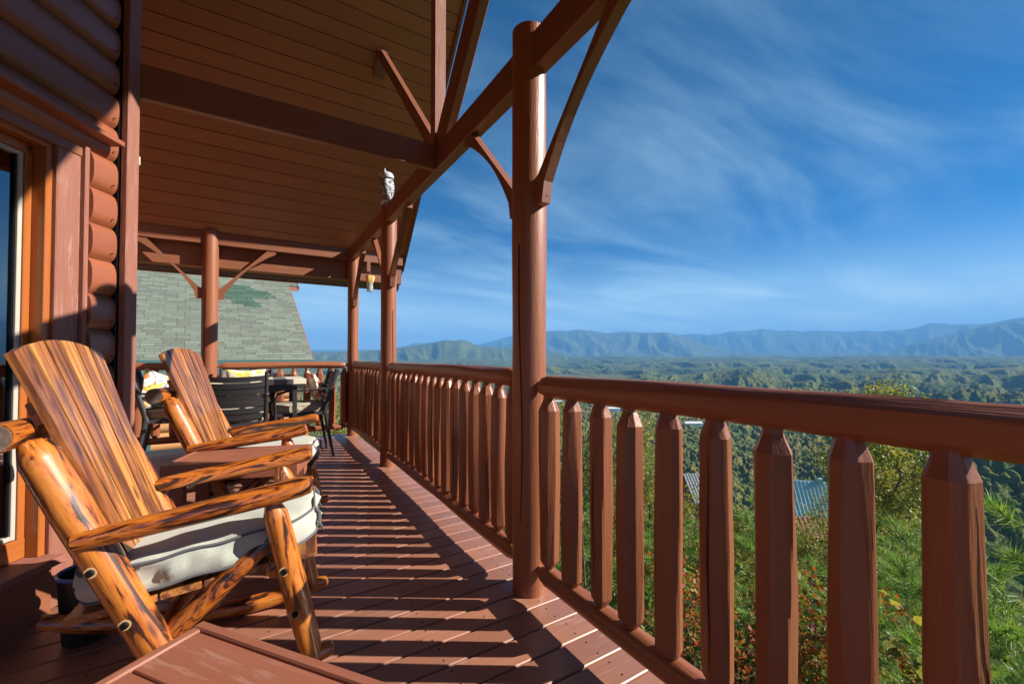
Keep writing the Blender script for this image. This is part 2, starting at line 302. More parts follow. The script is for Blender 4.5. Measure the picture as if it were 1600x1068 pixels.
# ------------------------------------------------------------------ deck
def build_deck():
    mb=MB(); s=-1.2; w=.1265; gap=.0075
    y=s
    while y<6.62:
        prism(mb,(-5.2,y+w/2,-.018),(1.27,y+w/2,-.018),w,.036,(0,0,1),.004,seg=4); y+=w+gap
    o=mb.build('deck',M_deck); tag(o,kind='structure')
    m2=MB(); box(m2,1.20,1.245,-1.2,6.6,-.30,-.04,.004,'y'); box(m2,-5.2,1.2,6.56,6.60,-.30,-.04,.004,'x')
    for k in range(14): box(m2,-5.2,1.195,-1.0+k*.57,-.96+k*.57,-.26,-.045,0,'x')
    tag(m2.build('deck_framing',M_beam),kind='structure')
    d=MB(); y=s
    while y<6.5:
        for u in(1.145,.62,.05,-.52,-1.09):
            for e in(.028,w-.028):
                x0=u+random.uniform(-.006,.006); y0=y+e+random.uniform(-.004,.004); V=[(x0+.0042*math.cos(a*1.0472),y0+.0042*math.sin(a*1.0472),.0006) for a in range(6)]; d.add(V,[(0,1,2,3,4,5)])
        y+=w+gap
    tag(d.build('deck_screws',M_bolt,None,False),kind='structure')
    L=MB(); rg=random.Random(5)
    for k in range(34):
        x0=rg.uniform(-.3,1.1); y0=rg.uniform(1.0,6.2); a=rg.uniform(0,6.28); l=rg.uniform(.008,.022); c,q=math.cos(a),math.sin(a)
        V=[(x0,y0,.002),(x0+l*c*.5-q*l*.22,y0+l*q*.5+c*l*.22,.004),(x0+l*c,y0+l*q,.003),(x0+l*c*.5+q*l*.22,y0+l*q*.5-c*l*.22,.0015)]; L.add(V,[(0,1,2,3)])
    tag(L.build('leaf_litter',plain('dry_leaf',(.34,.22,.12),.8),None,False),'small dry leaf flakes scattered on the deck boards','leaf litter',kind='stuff')
build_deck()
# ------------------------------------------------------------------ posts
GP='round log posts along the porch'
def brace(parent,base,dirv,h0=1.98,h1=2.56,reach=.62,th=.05,wd=.085):
    """curved knee brace: from the post at h0 up to the beam at h1, reach along dirv"""
    d=np.array((dirv[0],dirv[1],0.)); n=np.array((-dirv[1],dirv[0],0.)); b=np.array((base[0],base[1],0.)); up=np.array((0,0,1.))
    N=14; outer=[];inner=[]
    A=b+d*.075+up*h0; B=b+d*(reach)+up*h1
    for k in range(N+1):
        t=k/N; p=A*(1-t)+B*t; ch=(B-A)/np.linalg.norm(B-A); nn=up*ch@up if 0 else None
        perp=np.array((ch[0],ch[1],0)); perp=np.cross(n,ch)
        if perp[2]>0: perp=-perp
        inner.append(p+perp*(wd*.95-.055*math.sin(math.pi*t))); outer.append(p-perp*.0)
    inner[0]=b+d*.075+up*(h0-.10)+d*.07; inner[-1]=b+d*(reach+.10)+up*(h1-.035)
    start=b+d*.055+up*(h0-.10)
    poly=[b+d*.06+up*h0+up*.02]+outer[1:]+[b+d*(reach+.10)+up*h1]+inner[::-1]+[start]
    poly=[p-n*th/2 for p in poly]; mb=MB(); plate(mb,poly,n,th,frm=(B-A)); o=mb.build('brace',M_beam,parent); return o
def post(label,u,s,braces,r=.085,top=2.79,seed=1,bu=None):
    t=thing('porch_post',label,'post',(u,s,0),0,GP); mb=MB()
    log(mb,[(0,0,0),(0,0,.9),(0,0,1.9),(0,0,top)],[r*1.0,r*.99,r*1.02,r*1.0],seg=40,step=.12,wob=.008,seed=seed,dome=True)
    mb.build('post_shaft',M_log,t,sharp=50)
    ck=MB(); rg=random.Random(seed)                      # drying crack
    a0=rg.choice((3.6,4.2,5.1)); P=[]
    for k in range(24):
        z=.35+k*.085; a=a0+.10*math.sin(k*.35)+rg.uniform(-.01,.01); wdt=.0035*math.sin(math.pi*(k+.5)/24)+.0006
        P.append((a,z,wdt))
    V=[];F=[]
    for a,z,wd in P:
        rr=r*1.012
        for e in(-wd,wd): V.append((rr*math.cos(a+e/rr),rr*math.sin(a+e/rr),z))
    for k in range(23): F.append((2*k,2*k+1,2*k+3,2*k+2))
    ck.add(V,F); ck.build('drying_crack',M_bolt,t)
    for dv in braces: brace(t,(0,0),dv)
    for dv in braces:
        bt=MB(); log(bt,[(dv[0]*.10,dv[1]*.10,1.915),(dv[0]*.152,dv[1]*.152,1.915)],.006,seg=8,dome=False); bt.build('bolt',M_bolt,t)
    return t
post('thick round log post nearest the camera, two curved braces at its top',1.165,1.75,[(0,1),(0,-1)],seed=3)
post('round log post with the grey owl sitting on top',1.195,4.50,[(0,1),(0,-1)],r=.08,top=2.75,seed=5)
post('round log post at the far corner of the deck beside the hanging jar',1.205,6.5,[(0,-1)],r=.075,top=2.70,seed=9)
post('cracked round log post standing in the far end railing before the green roof',-.516,6.5,[(1,0),(-1,0)],r=.087,top=2.74,seed=12)
post('round log post at the far left of the end railing behind the cabin corner',-3.1,6.5,[(1,0),(-1,0)],r=.085,top=2.74,seed=14)
post('round log post behind the camera at the near end of the railing',1.165,-.42,[(0,1)],r=.085,top=2.70,seed=15)
# ------------------------------------------------------------------ railings
def baluster_mesh(seed,z0,zb,zt,z1,r=.047):
    mb=MB(); rg=np.random.default_rng(seed); r*=rg.uniform(.88,1.10); zt+=rg.uniform(-.014,.012); zb+=rg.uniform(-.008,.012)
    log(mb,[(0,0,z0),(0,0,zb-.035),(0,0,zb),(0,0,(zb+zt)/2),(0,0,zt),(0,0,zt+.048+rg.uniform(-.006,.006)),(0,0,z1)],[.020,.022,r*rg.uniform(.92,1),r*1.03,r*rg.uniform(.93,1.0),.028,.025],seg=40,step=.06,facets=int(rg.integers(6,9)),wob=.016,bend=float(rg.uniform(-.003,.003)),seed=seed,dome=False)
    return mb.mesh('baluster',M_log,True,16)
BAL=[baluster_mesh(100+i,.125,.205,.905,.99) for i in range(12)]
BAL2=[baluster_mesh(200+i,.125,.205,.925,1.02) for i in range(9)]
def crack(parent,x,y,z0,z1,r,a0,sd):
    rg=random.Random(sd); V=[];F=[];n=14
    for k in range(n):
        z=z0+(z1-z0)*k/(n-1); a=a0+.05*math.sin(k*.7)+rg.uniform(-.02,.02); wd=.0022*math.sin(math.pi*(k+.5)/n)+.0004
        for e in(-wd,wd): V.append((x+r*math.cos(a+e/r),y+r*math.sin(a+e/r),z))
    for k in range(n-1): F.append((2*k,2*k+1,2*k+3,2*k+2))
    mb=MB(); mb.add(V,F); mb.build('drying_crack',M_bolt,parent)
def railing(label,p0,p1,pos,meshes,zt=1.01,zb=.13,rt=.052,rb=.047,seed=1,ends=(1,1)):
    t=thing('railing',label,'railing',(0,0,0),0,'log railings round the deck')
    p0=np.array((*p0,0.));p1=np.array((*p1,0.)); d=(p1-p0)/np.linalg.norm(p1-p0); rg=random.Random(seed)
    for nm,z,r,sd in(('top_rail',zt,rt,seed*7+1),('bottom_rail',zb,rb,seed*7+2)):
        mb=MB(); Z=np.array((0,0,z))
        pts=[p0+Z,p0+Z+d*.03,p0+Z+d*.055,p0+Z+d*.10]+[p0+Z+(p1-p0)*f for f in(.3,.5,.7)]+[p1+Z-d*.10,p1+Z-d*.055,p1+Z-d*.03,p1+Z]
        rr=[.022,.022,r*.8,r]+[r*rg.uniform(.97,1.04) for _ in range(3)]+[r,r*.8,.022,.022]
        log(mb,pts,rr,seg=40,step=.06,facets=6,fd=(.90,.97),wob=.022,seed=sd,dome=False,bend=.004)
        mb.build(nm,M_log,t,sharp=30)
    k=0
    for (x,y) in pos:
        inst('baluster',meshes[(k*4+seed)%len(meshes)],t,(x,y,0),rg.uniform(0,6.28)); k+=1
        if k%3==0: crack(t,x,y,.25,.88,.0475,rg.uniform(3.2,4.9),k)
    return t
near=[1.583,1.42,1.241,1.087,.922,.753,.5915,.426,.261,.095,-.07,-.235]
railing('near log railing whose thick top rail runs out of the right of the photo',(1.165,1.68),(1.165,-.33),[(1.165,s) for s in near],BAL,1.01,.13,.053,.047,1)
def lerp(a,b,t): return a+(b-a)*t
mid=[(lerp(1.17,1.195,k/16),1.915+k*.1525) for k in range(17)]
railing('middle log railing between the thick near post and the owl post',(1.165,1.83),(1.195,4.43),mid,BAL2,1.042,.13,.05,.046,2)
farp=[(1.20,4.66+k*.159) for k in range(12)]
railing('short far log railing between the owl post and the corner post',(1.195,4.575),(1.205,6.43),farp,BAL2,1.042,.13,.048,.045,3)
endp=[(-.38+k*.163,6.5) for k in range(10)]
railing('end log railing behind the dining table',(-.43,6.5),(1.14,6.5),endp,BAL,1.03,.14,.048,.045,4)
railing('end log railing behind the left dining chair',(-3.02,6.5),(-.60,6.5),[(-2.9+k*.17,6.5) for k in range(14)],BAL,1.03,.14,.048,.045,5)
# ------------------------------------------------------------------ porch roof
M_SL=1.12; RIDGE_S=3.05; Z0=2.71
def ceil_z(s): return Z0+M_SL*(6.5-s) if s>=RIDGE_S else Z0+M_SL*(6.5-(2*RIDGE_S-s))
def build_roof():
    t=thing('porch_roof','steep gabled porch roof with brown tongue and groove ceiling on heavy timbers','roof',(0,0,0))
    mb=MB(); ds=.106; UR=1.955; UL=-6.0
    for sgn in(1,-1):
        d=math.hypot(1,M_SL); nz=np.array((0,M_SL*sgn/d,1/d)); k=0
        s=6.62
        while s-ds>RIDGE_S-.02:
            a=s; b=max(s-ds,RIDGE_S); sc=(a+b)/2; z=ceil_z(sc); yy=sc if sgn>0 else 2*RIDGE_S-sc
            w=(a-b)*d-.004
            prism(mb,(UL,yy,z+.012),(UR,yy,z+.012),w,.022,tuple(nz),.005,seg=3); s-=ds
    mb.build('ceiling',M_ceil,t)
    for sgn in(1,-1):                                     # outer skin over the boards
        a=(6.95,ceil_z(6.95)); b=(RIDGE_S,ceil_z(RIDGE_S)); f=lambda s:(s if sgn>0 else 2*RIDGE_S-s)
        m=MB(); plate(m,[(UL,f(a[0]),a[1]+.035),(2.0,f(a[0]),a[1]+.035),(2.0,f(b[0]),b[1]+.035),(UL,f(b[0]),b[1]+.035)],(0,0,1),.10); m.build('roof_deck',M_grroof,t)
        hg=.07 if sgn>0 else .17; m=MB(); plate(m,[(1.957,f(6.62),ceil_z(6.62)-hg),(1.957,f(6.62),ceil_z(6.62)+.15),(1.957,f(3.05),b[1]+.15),(1.957,f(3.05),b[1]-hg)],(1,0,0),.035,frm=(0,-1*sgn,M_SL)); m.build('rake_board',M_beam,t)
    m=MB(); box(m,UL,1.95,6.60,6.63,2.30,2.60,.004,'x'); box(m,UL,1.95,6.632,6.93,2.302,2.34,.004,'x'); box(m,UL,1.95,6.932,6.96,2.24,2.345,.004,'x'); m.build('fascia',M_beam,t)
    m=MB(); box(m,1.14,1.22,-.8,6.46,2.56,2.745,.006,'y'); m.build('header_beam',M_beam,t)
    m=MB(); box(m,UL,1.93,6.462,6.542,2.565,2.73,.006,'x'); m.build('end_beam',M_beam,t)
    m=MB(); prism(m,(-.62,3.0,2.655),(1.138,3.0,2.655),.045,.19,(0,0,1),.004); m.build('tie_beam',M_beam,t)
    m=MB(); box(m,1.135,1.225,3.00,3.09,2.747,6.6,.005,'z'); m.build('king_post',M_trim,t)
    # spandrel struts spreading from the king post foot
    for y1 in(4.80,1.30):
        m=MB(); y0=3.045+(.06 if y1>3 else -.06); 
        hz_,hh_=(2.80,.10) if y1>3 else (2.725,.20)
        prism(m,(1.18,y0,hz_),(1.18,y1,hz_+abs(y1-y0)*1.06),.06,hh_,(0,0,1),.004,seg=4); m.build('strut',M_beam,t)
    m=MB(); prism(m,(1.18,4.74,4.60),(1.18,4.95,4.41),.12,.03,(0,0,1),.003); m.build('cleat',M_beam,t)
    for y1 in(5.2,.9):
        m=MB(); prism(m,(1.18,RIDGE_S,6.35),(1.18,RIDGE_S+(y1-RIDGE_S)*1.62,6.35-abs(y1-RIDGE_S)*1.62*M_SL),.075,.12,(0,0,1),.004)
    return t
build_roof()
# ------------------------------------------------------------------ cabin wall
TH=R(28.4); DW=np.array((math.sin(TH),math.cos(TH),0)); NW=np.array((math.cos(TH),-math.sin(TH),0))
def wp(t,w,z): return DW*t+NW*w+np.array((0,0,z))
def wbox(mb,t0,t1,w0,w1,z0,z1,c=.004,along='z'):
    tm,wm,zm=(t0+t1)/2,(w0+w1)/2,(z0+z1)/2
    if along=='z': prism(mb,wp(tm,wm,z0),wp(tm,wm,z1),abs(t1-t0),abs(w1-w0),tuple(NW),c)
    elif along=='t': prism(mb,wp(t0,wm,zm),wp(t1,wm,zm),abs(w1-w0),z1-z0,(0,0,1),c)
    else: prism(mb,wp(tm,w0,zm),wp(tm,w1,zm),abs(t1-t0),z1-z0,(0,0,1),c)
def logprof(h,bulge,depth):
    P=[]
    for k in range(13):
        a=-1+2*k/12; P.append(((max(0,1-abs(a*.97)**2.6))**.5*bulge*.72-bulge*.22, a*h/2*.992))
    return P+[(-depth,h/2*.985),(-depth,-h/2*.985)]
def build_cabin():
    t=thing('log_cabin','brown log sided cabin wall with a sliding glass door at the left of the porch','cabin')
    lh=.1745; z=-.11
    mb=MB()
    while z<6.2:
        zc=z+lh/2; P=logprof(lh,.055,.03)
        segs=[(2.13,2.262),(-2.6,-.6)] if zc<2.2 else [(-2.6,2.262)]
        for a,b in segs:
            prism(mb,wp(a,-1.962,zc),wp(b,-1.962,zc),0,0,(0,0,1),prof=P,seg=max(1,int((b-a)/.5)))
        z+=lh
    mb.build('log_siding',M_wall,t,sharp=35)
    # return wall running off from the corner, hidden side
    mb=MB(); th2=R(-62); c0=wp(2.36,-1.95,0); d2=np.array((-.4756,.8797,0)); n2=np.array((.8797,.4756,0)); z=-.11
    while z<6.2:
        zc=z+lh/2; P=logprof(lh,.055,.03); prism(mb,c0-n2*.03+np.array((0,0,zc)),c0-n2*.03+d2*4.0+np.array((0,0,zc)),0,0,(0,0,1),prof=[(x,y) for x,y in P],seg=3); z+=lh
    mb.build('log_siding',M_wall,t,sharp=35)
    m=MB(); wbox(m,2.275,2.349,-1.936,-1.90,-.0,6.4,.004); m.build('corner_trim',M_trim,t)
    m=MB(); wbox(m,2.268,2.345,-2.10,-1.94,0,6.4,.003); m.build('corner_backing',M_bolt,t)
    m=MB(); wbox(m,2.352,2.362,-1.93,-1.905,2.19,2.235,.001); m.build('bracket',M_white,t)
    # door
    d=MB(); wbox(d,1.966,1.995,-2.06,-1.99,.27,2.10,.003); wbox(d,1.935,1.964,-2.10,-2.045,.36,2.09,.003); wbox(d,-.6,1.964,-2.10,-2.045,2.05,2.09,.003,'t'); wbox(d,-.6,1.964,-2.10,-2.045,.27,.358,.003,'t'); wbox(d,-.6,1.995,-2.06,-1.992,2.092,2.14,.003,'t'); wbox(d,.55,.62,-2.10,-2.047,.36,2.048,.003)
    door=d.build('sliding_door',M_orange,t)
    m=MB(); wbox(m,-.55,1.93,-2.075,-2.068,.362,2.048,0,'t'); m.build('glass_pane',M_glass,door)
    m=MB(); wbox(m,1.916,1.934,-2.085,-2.052,.362,2.048,.002); wbox(m,.63,1.915,-2.085,-2.052,2.03,2.048,.002,'t'); wbox(m,.63,1.915,-2.085,-2.052,.362,.380,.002,'t'); m.build('gasket',M_white,door)
    m=MB(); wbox(m,1.905,1.913,-2.10,-2.058,.382,2.028,.001); m.build('seal_strip',M_bolt,door)
    # curtain: pleated sheet
    V=[];F=[];n=120
    for k in range(n+1):
        tt=-.5+2.38*k/n; ww=-2.17+.022*math.sin(tt*46)+.01*math.sin(tt*17)
        for zz in(.33,2.1): V.append(wp(tt,ww,zz))
    for k in range(n): F.append((2*k,2*k+2,2*k+3,2*k+1))
    m=MB(); m.add(V,F); cu=m.build('curtain',fabric('brown_curtain_fabric',(.16,.10,.07)),door)
    m=MB(); wbox(m,1.996,2.107,-2.0,-1.972,.02,2.11,.004); wbox(m,2.1075,2.13,-2.0,-1.952,.02,2.215,.004); m.build('door_casing',M_trim,t)
    m=MB(); wbox(m,-.7,2.106,-2.02,-1.968,2.112,2.205,.004,'t'); m.build('head_casing',M_beam,t)
    m=MB(); wbox(m,-.75,2.215,-1.98,-1.865,2.217,2.243,.003,'t'); m.build('drip_cap',M_wall,t)
    m=MB(); wbox(m,-.7,1.995,-2.06,-1.90,.235,.268,.004,'t'); m.build('door_sill',M_trim,t)
    m=MB(); wbox(m,-.7,1.994,-2.06,-1.96,-.02,.234,.004,'t'); m.build('base_board',M_beam,t)
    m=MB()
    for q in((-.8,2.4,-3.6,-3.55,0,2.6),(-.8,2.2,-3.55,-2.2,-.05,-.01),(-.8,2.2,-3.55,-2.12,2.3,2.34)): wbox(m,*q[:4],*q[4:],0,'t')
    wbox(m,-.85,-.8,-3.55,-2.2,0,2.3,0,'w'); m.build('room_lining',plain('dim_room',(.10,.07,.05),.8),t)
    # screws in the logs
    m=MB()
    for k in range(1,22):
        zz=-.11+lh*k+.04
        for tt in(2.232,):
            p=wp(tt,-1.930,zz); log(m,[p-NW*.006,p+NW*.0035],.0028,seg=6,dome=False)
    m.build('screw',M_bolt,t)
build_cabin()
# ------------------------------------------------------------------ cushions
def cushion(mb,L,Wd,T,crown=.03,wr=.004,seed=1,n=96,pw=5):
    rg=np.random.default_rng(seed); ph=rg.uniform(0,6.28,12)
    lev=[(0,-.5,0),(.5,-.52,0),(.88,-.52,0),(.965,-.50,0),(.992,-.42,0),(1.0,-.2,0),(1.008,0,0),(1.0,.2,0),(.992,.42,0),(.965,.50,.1),(.90,.52,.35),(.78,.52,.65),(.6,.52,.85),(.35,.52,.97),(.0,.52,1)]
    V=[];F=[]
    for li,(sc,z,cr) in enumerate(lev):
        for k in range(n):
            a=6.28318*k/n; c,s=math.cos(a),math.sin(a); q=(abs(c)**pw+abs(s)**pw)**(-1/pw)
            x=c*q*L/2*sc; y=s*q*Wd/2*sc; side=max(0,1-abs(z)*2.2)
            ww=wr*(math.sin(9*a+ph[0])+.8*math.sin(17*a+ph[1]+z*3)+.6*math.sin(31*a+ph[2]-z*4)) 
            x+=c*q*ww*side*2; y+=s*q*ww*side*2
            zz=z*T+crown*cr+wr*1.2*(math.sin(x*22+ph[3]+y*9)*math.sin(y*19+ph[4])+.5*math.sin(x*47+y*31+ph[5]))*min(1,sc*1.2 if z>0 else 0)+ (wr*.6*math.sin(13*a+ph[6]) if .9<sc<1.01 else 0)
            V.append((x,y,zz))
    for i in range(len(lev)-1):
        for k in range(n): j=(k+1)%n; F.append((i*n+k,i*n+j,(i+1)*n+j,(i+1)*n+k))
    mb.add(V,F)
    def edge(z,sc=.992):
        P=[]
        for k in range(n+1):
            a=6.28318*k/n; c,s=math.cos(a),math.sin(a); q=(abs(c)**pw+abs(s)**pw)**(-1/pw); P.append((c*q*L/2*sc,s*q*Wd/2*sc,z*T+wr*.6*math.sin(13*a+ph[6])))
        return P
    return edge(.47),edge(-.47)
def tube(mb,P,r,seg=8):
    P=[np.array(p,float) for p in P]; V=[];F=[]; d,a,b=frame(P[1]-P[0])
    for i,p in enumerate(P):
        d=P[min(i+1,len(P)-1)]-P[max(i-1,0)]; d/=np.linalg.norm(d); a=a-d*(a@d); a/=np.linalg.norm(a); b=np.cross(d,a)
        rr=r[i] if hasattr(r,'__len__') else r
        for k in range(seg): t=6.28318*k/seg; V.append(p+a*math.cos(t)*rr+b*math.sin(t)*rr)
    for i in range(len(P)-1):
        for k in range(seg): j=(k+1)%seg; F.append((i*seg+k,i*seg+j,(i+1)*seg+j,(i+1)*seg+k))
    F.append(tuple(range(seg-1,-1,-1))); F.append(tuple(range((len(P)-1)*seg,len(P)*seg))); mb.add(V,F)
# ------------------------------------------------------------------ log rocking chairs
def rocking_chair(label,O,th,seed):
    """local x = facing direction, y = towards the far side"""
    t=thing('rocking_chair',label,'rocking chair',(O[0],O[1],0),-th,'log rocking chairs'); rs=np.random.default_rng(seed); sd=lambda:int(rs.integers(1e6))
    for y in(-.27,.25):
        m=MB(); P=[(x,y,.036+(x+.10)**2/3.6) for x in np.linspace(-.72,.275,11)]
        log(m,P,[.026,.034]+[.036]*7+[.034,.024],seg=20,wob=.02,seed=sd()); m.build('rocker',M_vlog,t)
        m=MB(); log(m,[(-.172,y,.07),(-.267,y,.285),(-.45,y,.70),(-.518,y,.852),(-.540,y,.90)],[.043,.048,.050,.047,.028],seg=26,wob=.025,seed=sd()); m.build('rear_post',M_vlog,t)
        m=MB(); log(m,[(.210,y,.065),(.165,y,.26),(.105,y,.52),(.088,y,.590),(.078,y,.63),(.076,y,.645)],[.036,.042,.041,.040,.026,.021],seg=24,wob=.02,seed=sd()); m.build('front_leg',M_vlog,t)
        ya=y-.02 if y<0 else y+.01
        m=MB(); log(m,[(-.425,ya-.02,.607),(-.30,ya-.018,.622),(-.1,ya-.01,.647),(.10,ya,.672),(.165,ya,.684),(.195,ya,.69)],[.026,.032,.035,.037,.037,.032],seg=22,facets=2,wob=.03,seed=sd(),squash=(1.1,1.0),dome=True); m.build('arm',M_varm,t)
        yb=y+.03 if y<0 else y-.03
        m=MB(); log(m,[(.075,yb,.50),(-.06,yb,.38),(-.19,yb,.262),(-.30,yb,.13)],[.030,.036,.036,.032],seg=20,facets=3,wob=.03,seed=sd()); m.build('brace',M_varm,t)
        ys=-1 if y<0 else 1
        for (bx,bz,lr) in((-.385,.513,.050),(-.305,.339,.049),(.118,.403,.042),(.153,.248,.041)):
            m=MB(); rg=MB(); yy=y+ys*(lr-.004); log(m,[(bx,yy,bz),(bx,yy+ys*.012,bz)],[.012,.009],seg=14,dome=False); log(rg,[(bx,yy-ys*.002,bz),(bx,yy+ys*.003,bz)],[.017,.016],seg=16,dome=False)
            m.build('bolt',M_bolt,t); rg.build('bolt_seat',M_cut,t)
    m=MB(); log(m,[(-.585,-.335,.925),(-.575,-.1,.928),(-.570,.2,.93),(-.572,.38,.93)],[.043,.040,.041,.040],seg=26,wob=.03,seed=sd(),dome=False); m.build('back_crossbar',M_varm,t)
    m=MB(); lathe(m,[(.040,0),(.0402,.003)],seg=24); o=m.build('log_end',M_endg,t); o.rotation_euler=(R(90),0,0); o.location=(-.585,-.336,.925)
    for (x,z,r) in((-.23,.24,.028),(.155,.24,.03),(.09,.40,.03)):
        m=MB(); log(m,[(x,-.27,z),(x,.25,z)],r,seg=16,seed=sd()); m.build('stretcher',M_vlog,t)
    # seat boards, tilted
    m=MB(); a=R(6.5); c=np.array((-.12,-.01,.385)); ux=np.array((math.cos(a),0,math.sin(a)))
    for k in range(6):
        p=c+ux*(-.30+k*.118); prism(m,p+np.array((0,-.235,0)),p+np.array((0,.235,0)),.110,.022,(-math.sin(a),0,math.cos(a)),.003)
    m.build('seat_board',M_vslat,t)
    # fan of back slats
    bd=np.array((-.358,0,1)); 
    n=6; wt=.58/n; wb=.37/n; 
    for i in range(n):
        m=MB(); e0=-.5+i/n; e1=-.5+(i+1)/n; poly=[]
        def P(e,z): 
            f=(z-.42)/.75; wd=.37+(.58-.37)*max(0,min(1.06,f)); return np.array((-.33-.358*(z-.5),-.005+e*wd,z))
        def top(e): return 1.162+.045*(1-(2*e)**2)
        g=.0125
        left=[P(e0+g,z) for z in(.42,.8)]+[P(e0+g,top(e0+g))]; tp=[P(lerp(e0+g,e1-g,q),top(lerp(e0,e1,q))) for q in(.33,.66)]; right=[P(e1-g,top(e1-g))]+[P(e1-g,z) for z in(.8,.42)]
        nrm=np.array((-1,0,-.358)); nrm/=np.linalg.norm(nrm)
        plate(m,left+tp+right,nrm,.022,frm=bd); o=m.build('back_slat',M_vslat,t,smooth=False)
        bv=o.modifiers.new('b','BEVEL'); bv.width=.003; bv.segments=2; bv.limit_method='ANGLE'
    for z in(.60,.98): m=MB(); x=-.33-.358*(z-.5)-.04; wd=.37+.21*(z-.42)/.75; prism(m,(x,-wd*.46,z),(x,wd*.46,z),.022,.07,(-.34,0,.94),.003); m.build('back_batten',M_vslat,t)
    # cushion
    m=MB(); e1,e2=cushion(m,.70,.50,.095,.026,.0055,sd()); o=m.build('seat_cushion',M_cream,t,sharp=80); o.location=(-.125,-.01,.470); o.rotation_euler=(0,-R(7.5),0)
    m=MB(); tube(m,e1,.0052); tube(m,e2,.0052); m.build('piping',M_pipe,o)
    m=MB()
    for yy in(-.12,.16): tube(m,[(.345,yy,.045),(.362,yy+.012,.01),(.358,yy-.004,-.03),(.366,yy+.02,-.065)],[.006,.007,.006,.004],6)
    m.build('tie_strap',M_pipe,o)
    return t
rocking_chair('burnt orange log rocking chair in the left foreground with cream cushion',(0,1.99),R(5.5),21)
# second chair: near rocker tip at (.353,2.97), turned 13 degrees
th2=R(13); tip=np.array((.353,2.97)); f2=np.array((math.cos(th2),-math.sin(th2))); w2=np.array((math.sin(th2),math.cos(th2)))
O2=tip-f2*.274+w2*.27
rocking_chair('log rocking chair farther back, edge on, between small table and dining set',tuple(O2),th2,57)
# ------------------------------------------------------------------ small side tables
def side_table(label,corner,dx,dy,Lx,Ly,z=.6,seed=3):
    dx=np.array((*dx,0.));dx/=np.linalg.norm(dx);dy=np.array((*dy,0.));dy/=np.linalg.norm(dy); c=np.array((*corner,0.))
    ang=math.atan2(dx[1],dx[0]); t=thing('side_table',label,'table',tuple(c+dx*Lx/2+dy*Ly/2),0,'small brown side tables'); o0=np.array(t.location)
    q=lambda a,b,zz: c+dx*a+dy*b+np.array((0,0,zz))-o0
    m=MB(); fr=.022; H=.02
    for (a0,b0,a1,b1) in((0,fr/2,Lx,fr/2),(0,Ly-fr/2,Lx,Ly-fr/2)): prism(m,q(a0,b0,z-.045),q(a1,b1,z-.045),fr,.09,(0,0,1),.003)
    for a in(fr/2,Lx-fr/2): prism(m,q(a,fr+.001,z-.046),q(a,Ly-fr-.001,z-.046),fr,.09,(0,0,1),.003)
    m.build('apron',M_table,t)
    m=MB(); inner=Ly-2*fr-.004; nb=max(3,round(inner/.118)); w=inner/nb
    for k in range(nb): b=fr+.002+w*(k+.5); prism(m,q(fr+.002,b,z-.014),q(Lx-fr-.002,b,z-.014),w-.0035,.022,(0,0,1),.002)
    m.build('tabletop',M_table,t)
    for a,b in((.055,.055),(Lx-.055,.055),(.055,Ly-.055),(Lx-.055,Ly-.055)):
        m=MB(); prism(m,q(a,b,0),q(a,b,z-.03),.06,.06,tuple(dy),.004); m.build('leg',M_table,t)
    return t
side_table('brown painted plank side table cut off by the bottom edge of the photo',(-.088,1.092),(.61,-.79),(-.79,-.61),.50,.62)
side_table('brown painted side table between the two rocking chairs',(-.413,2.73),(.606,-.182),(.288,.957),.63,.40)
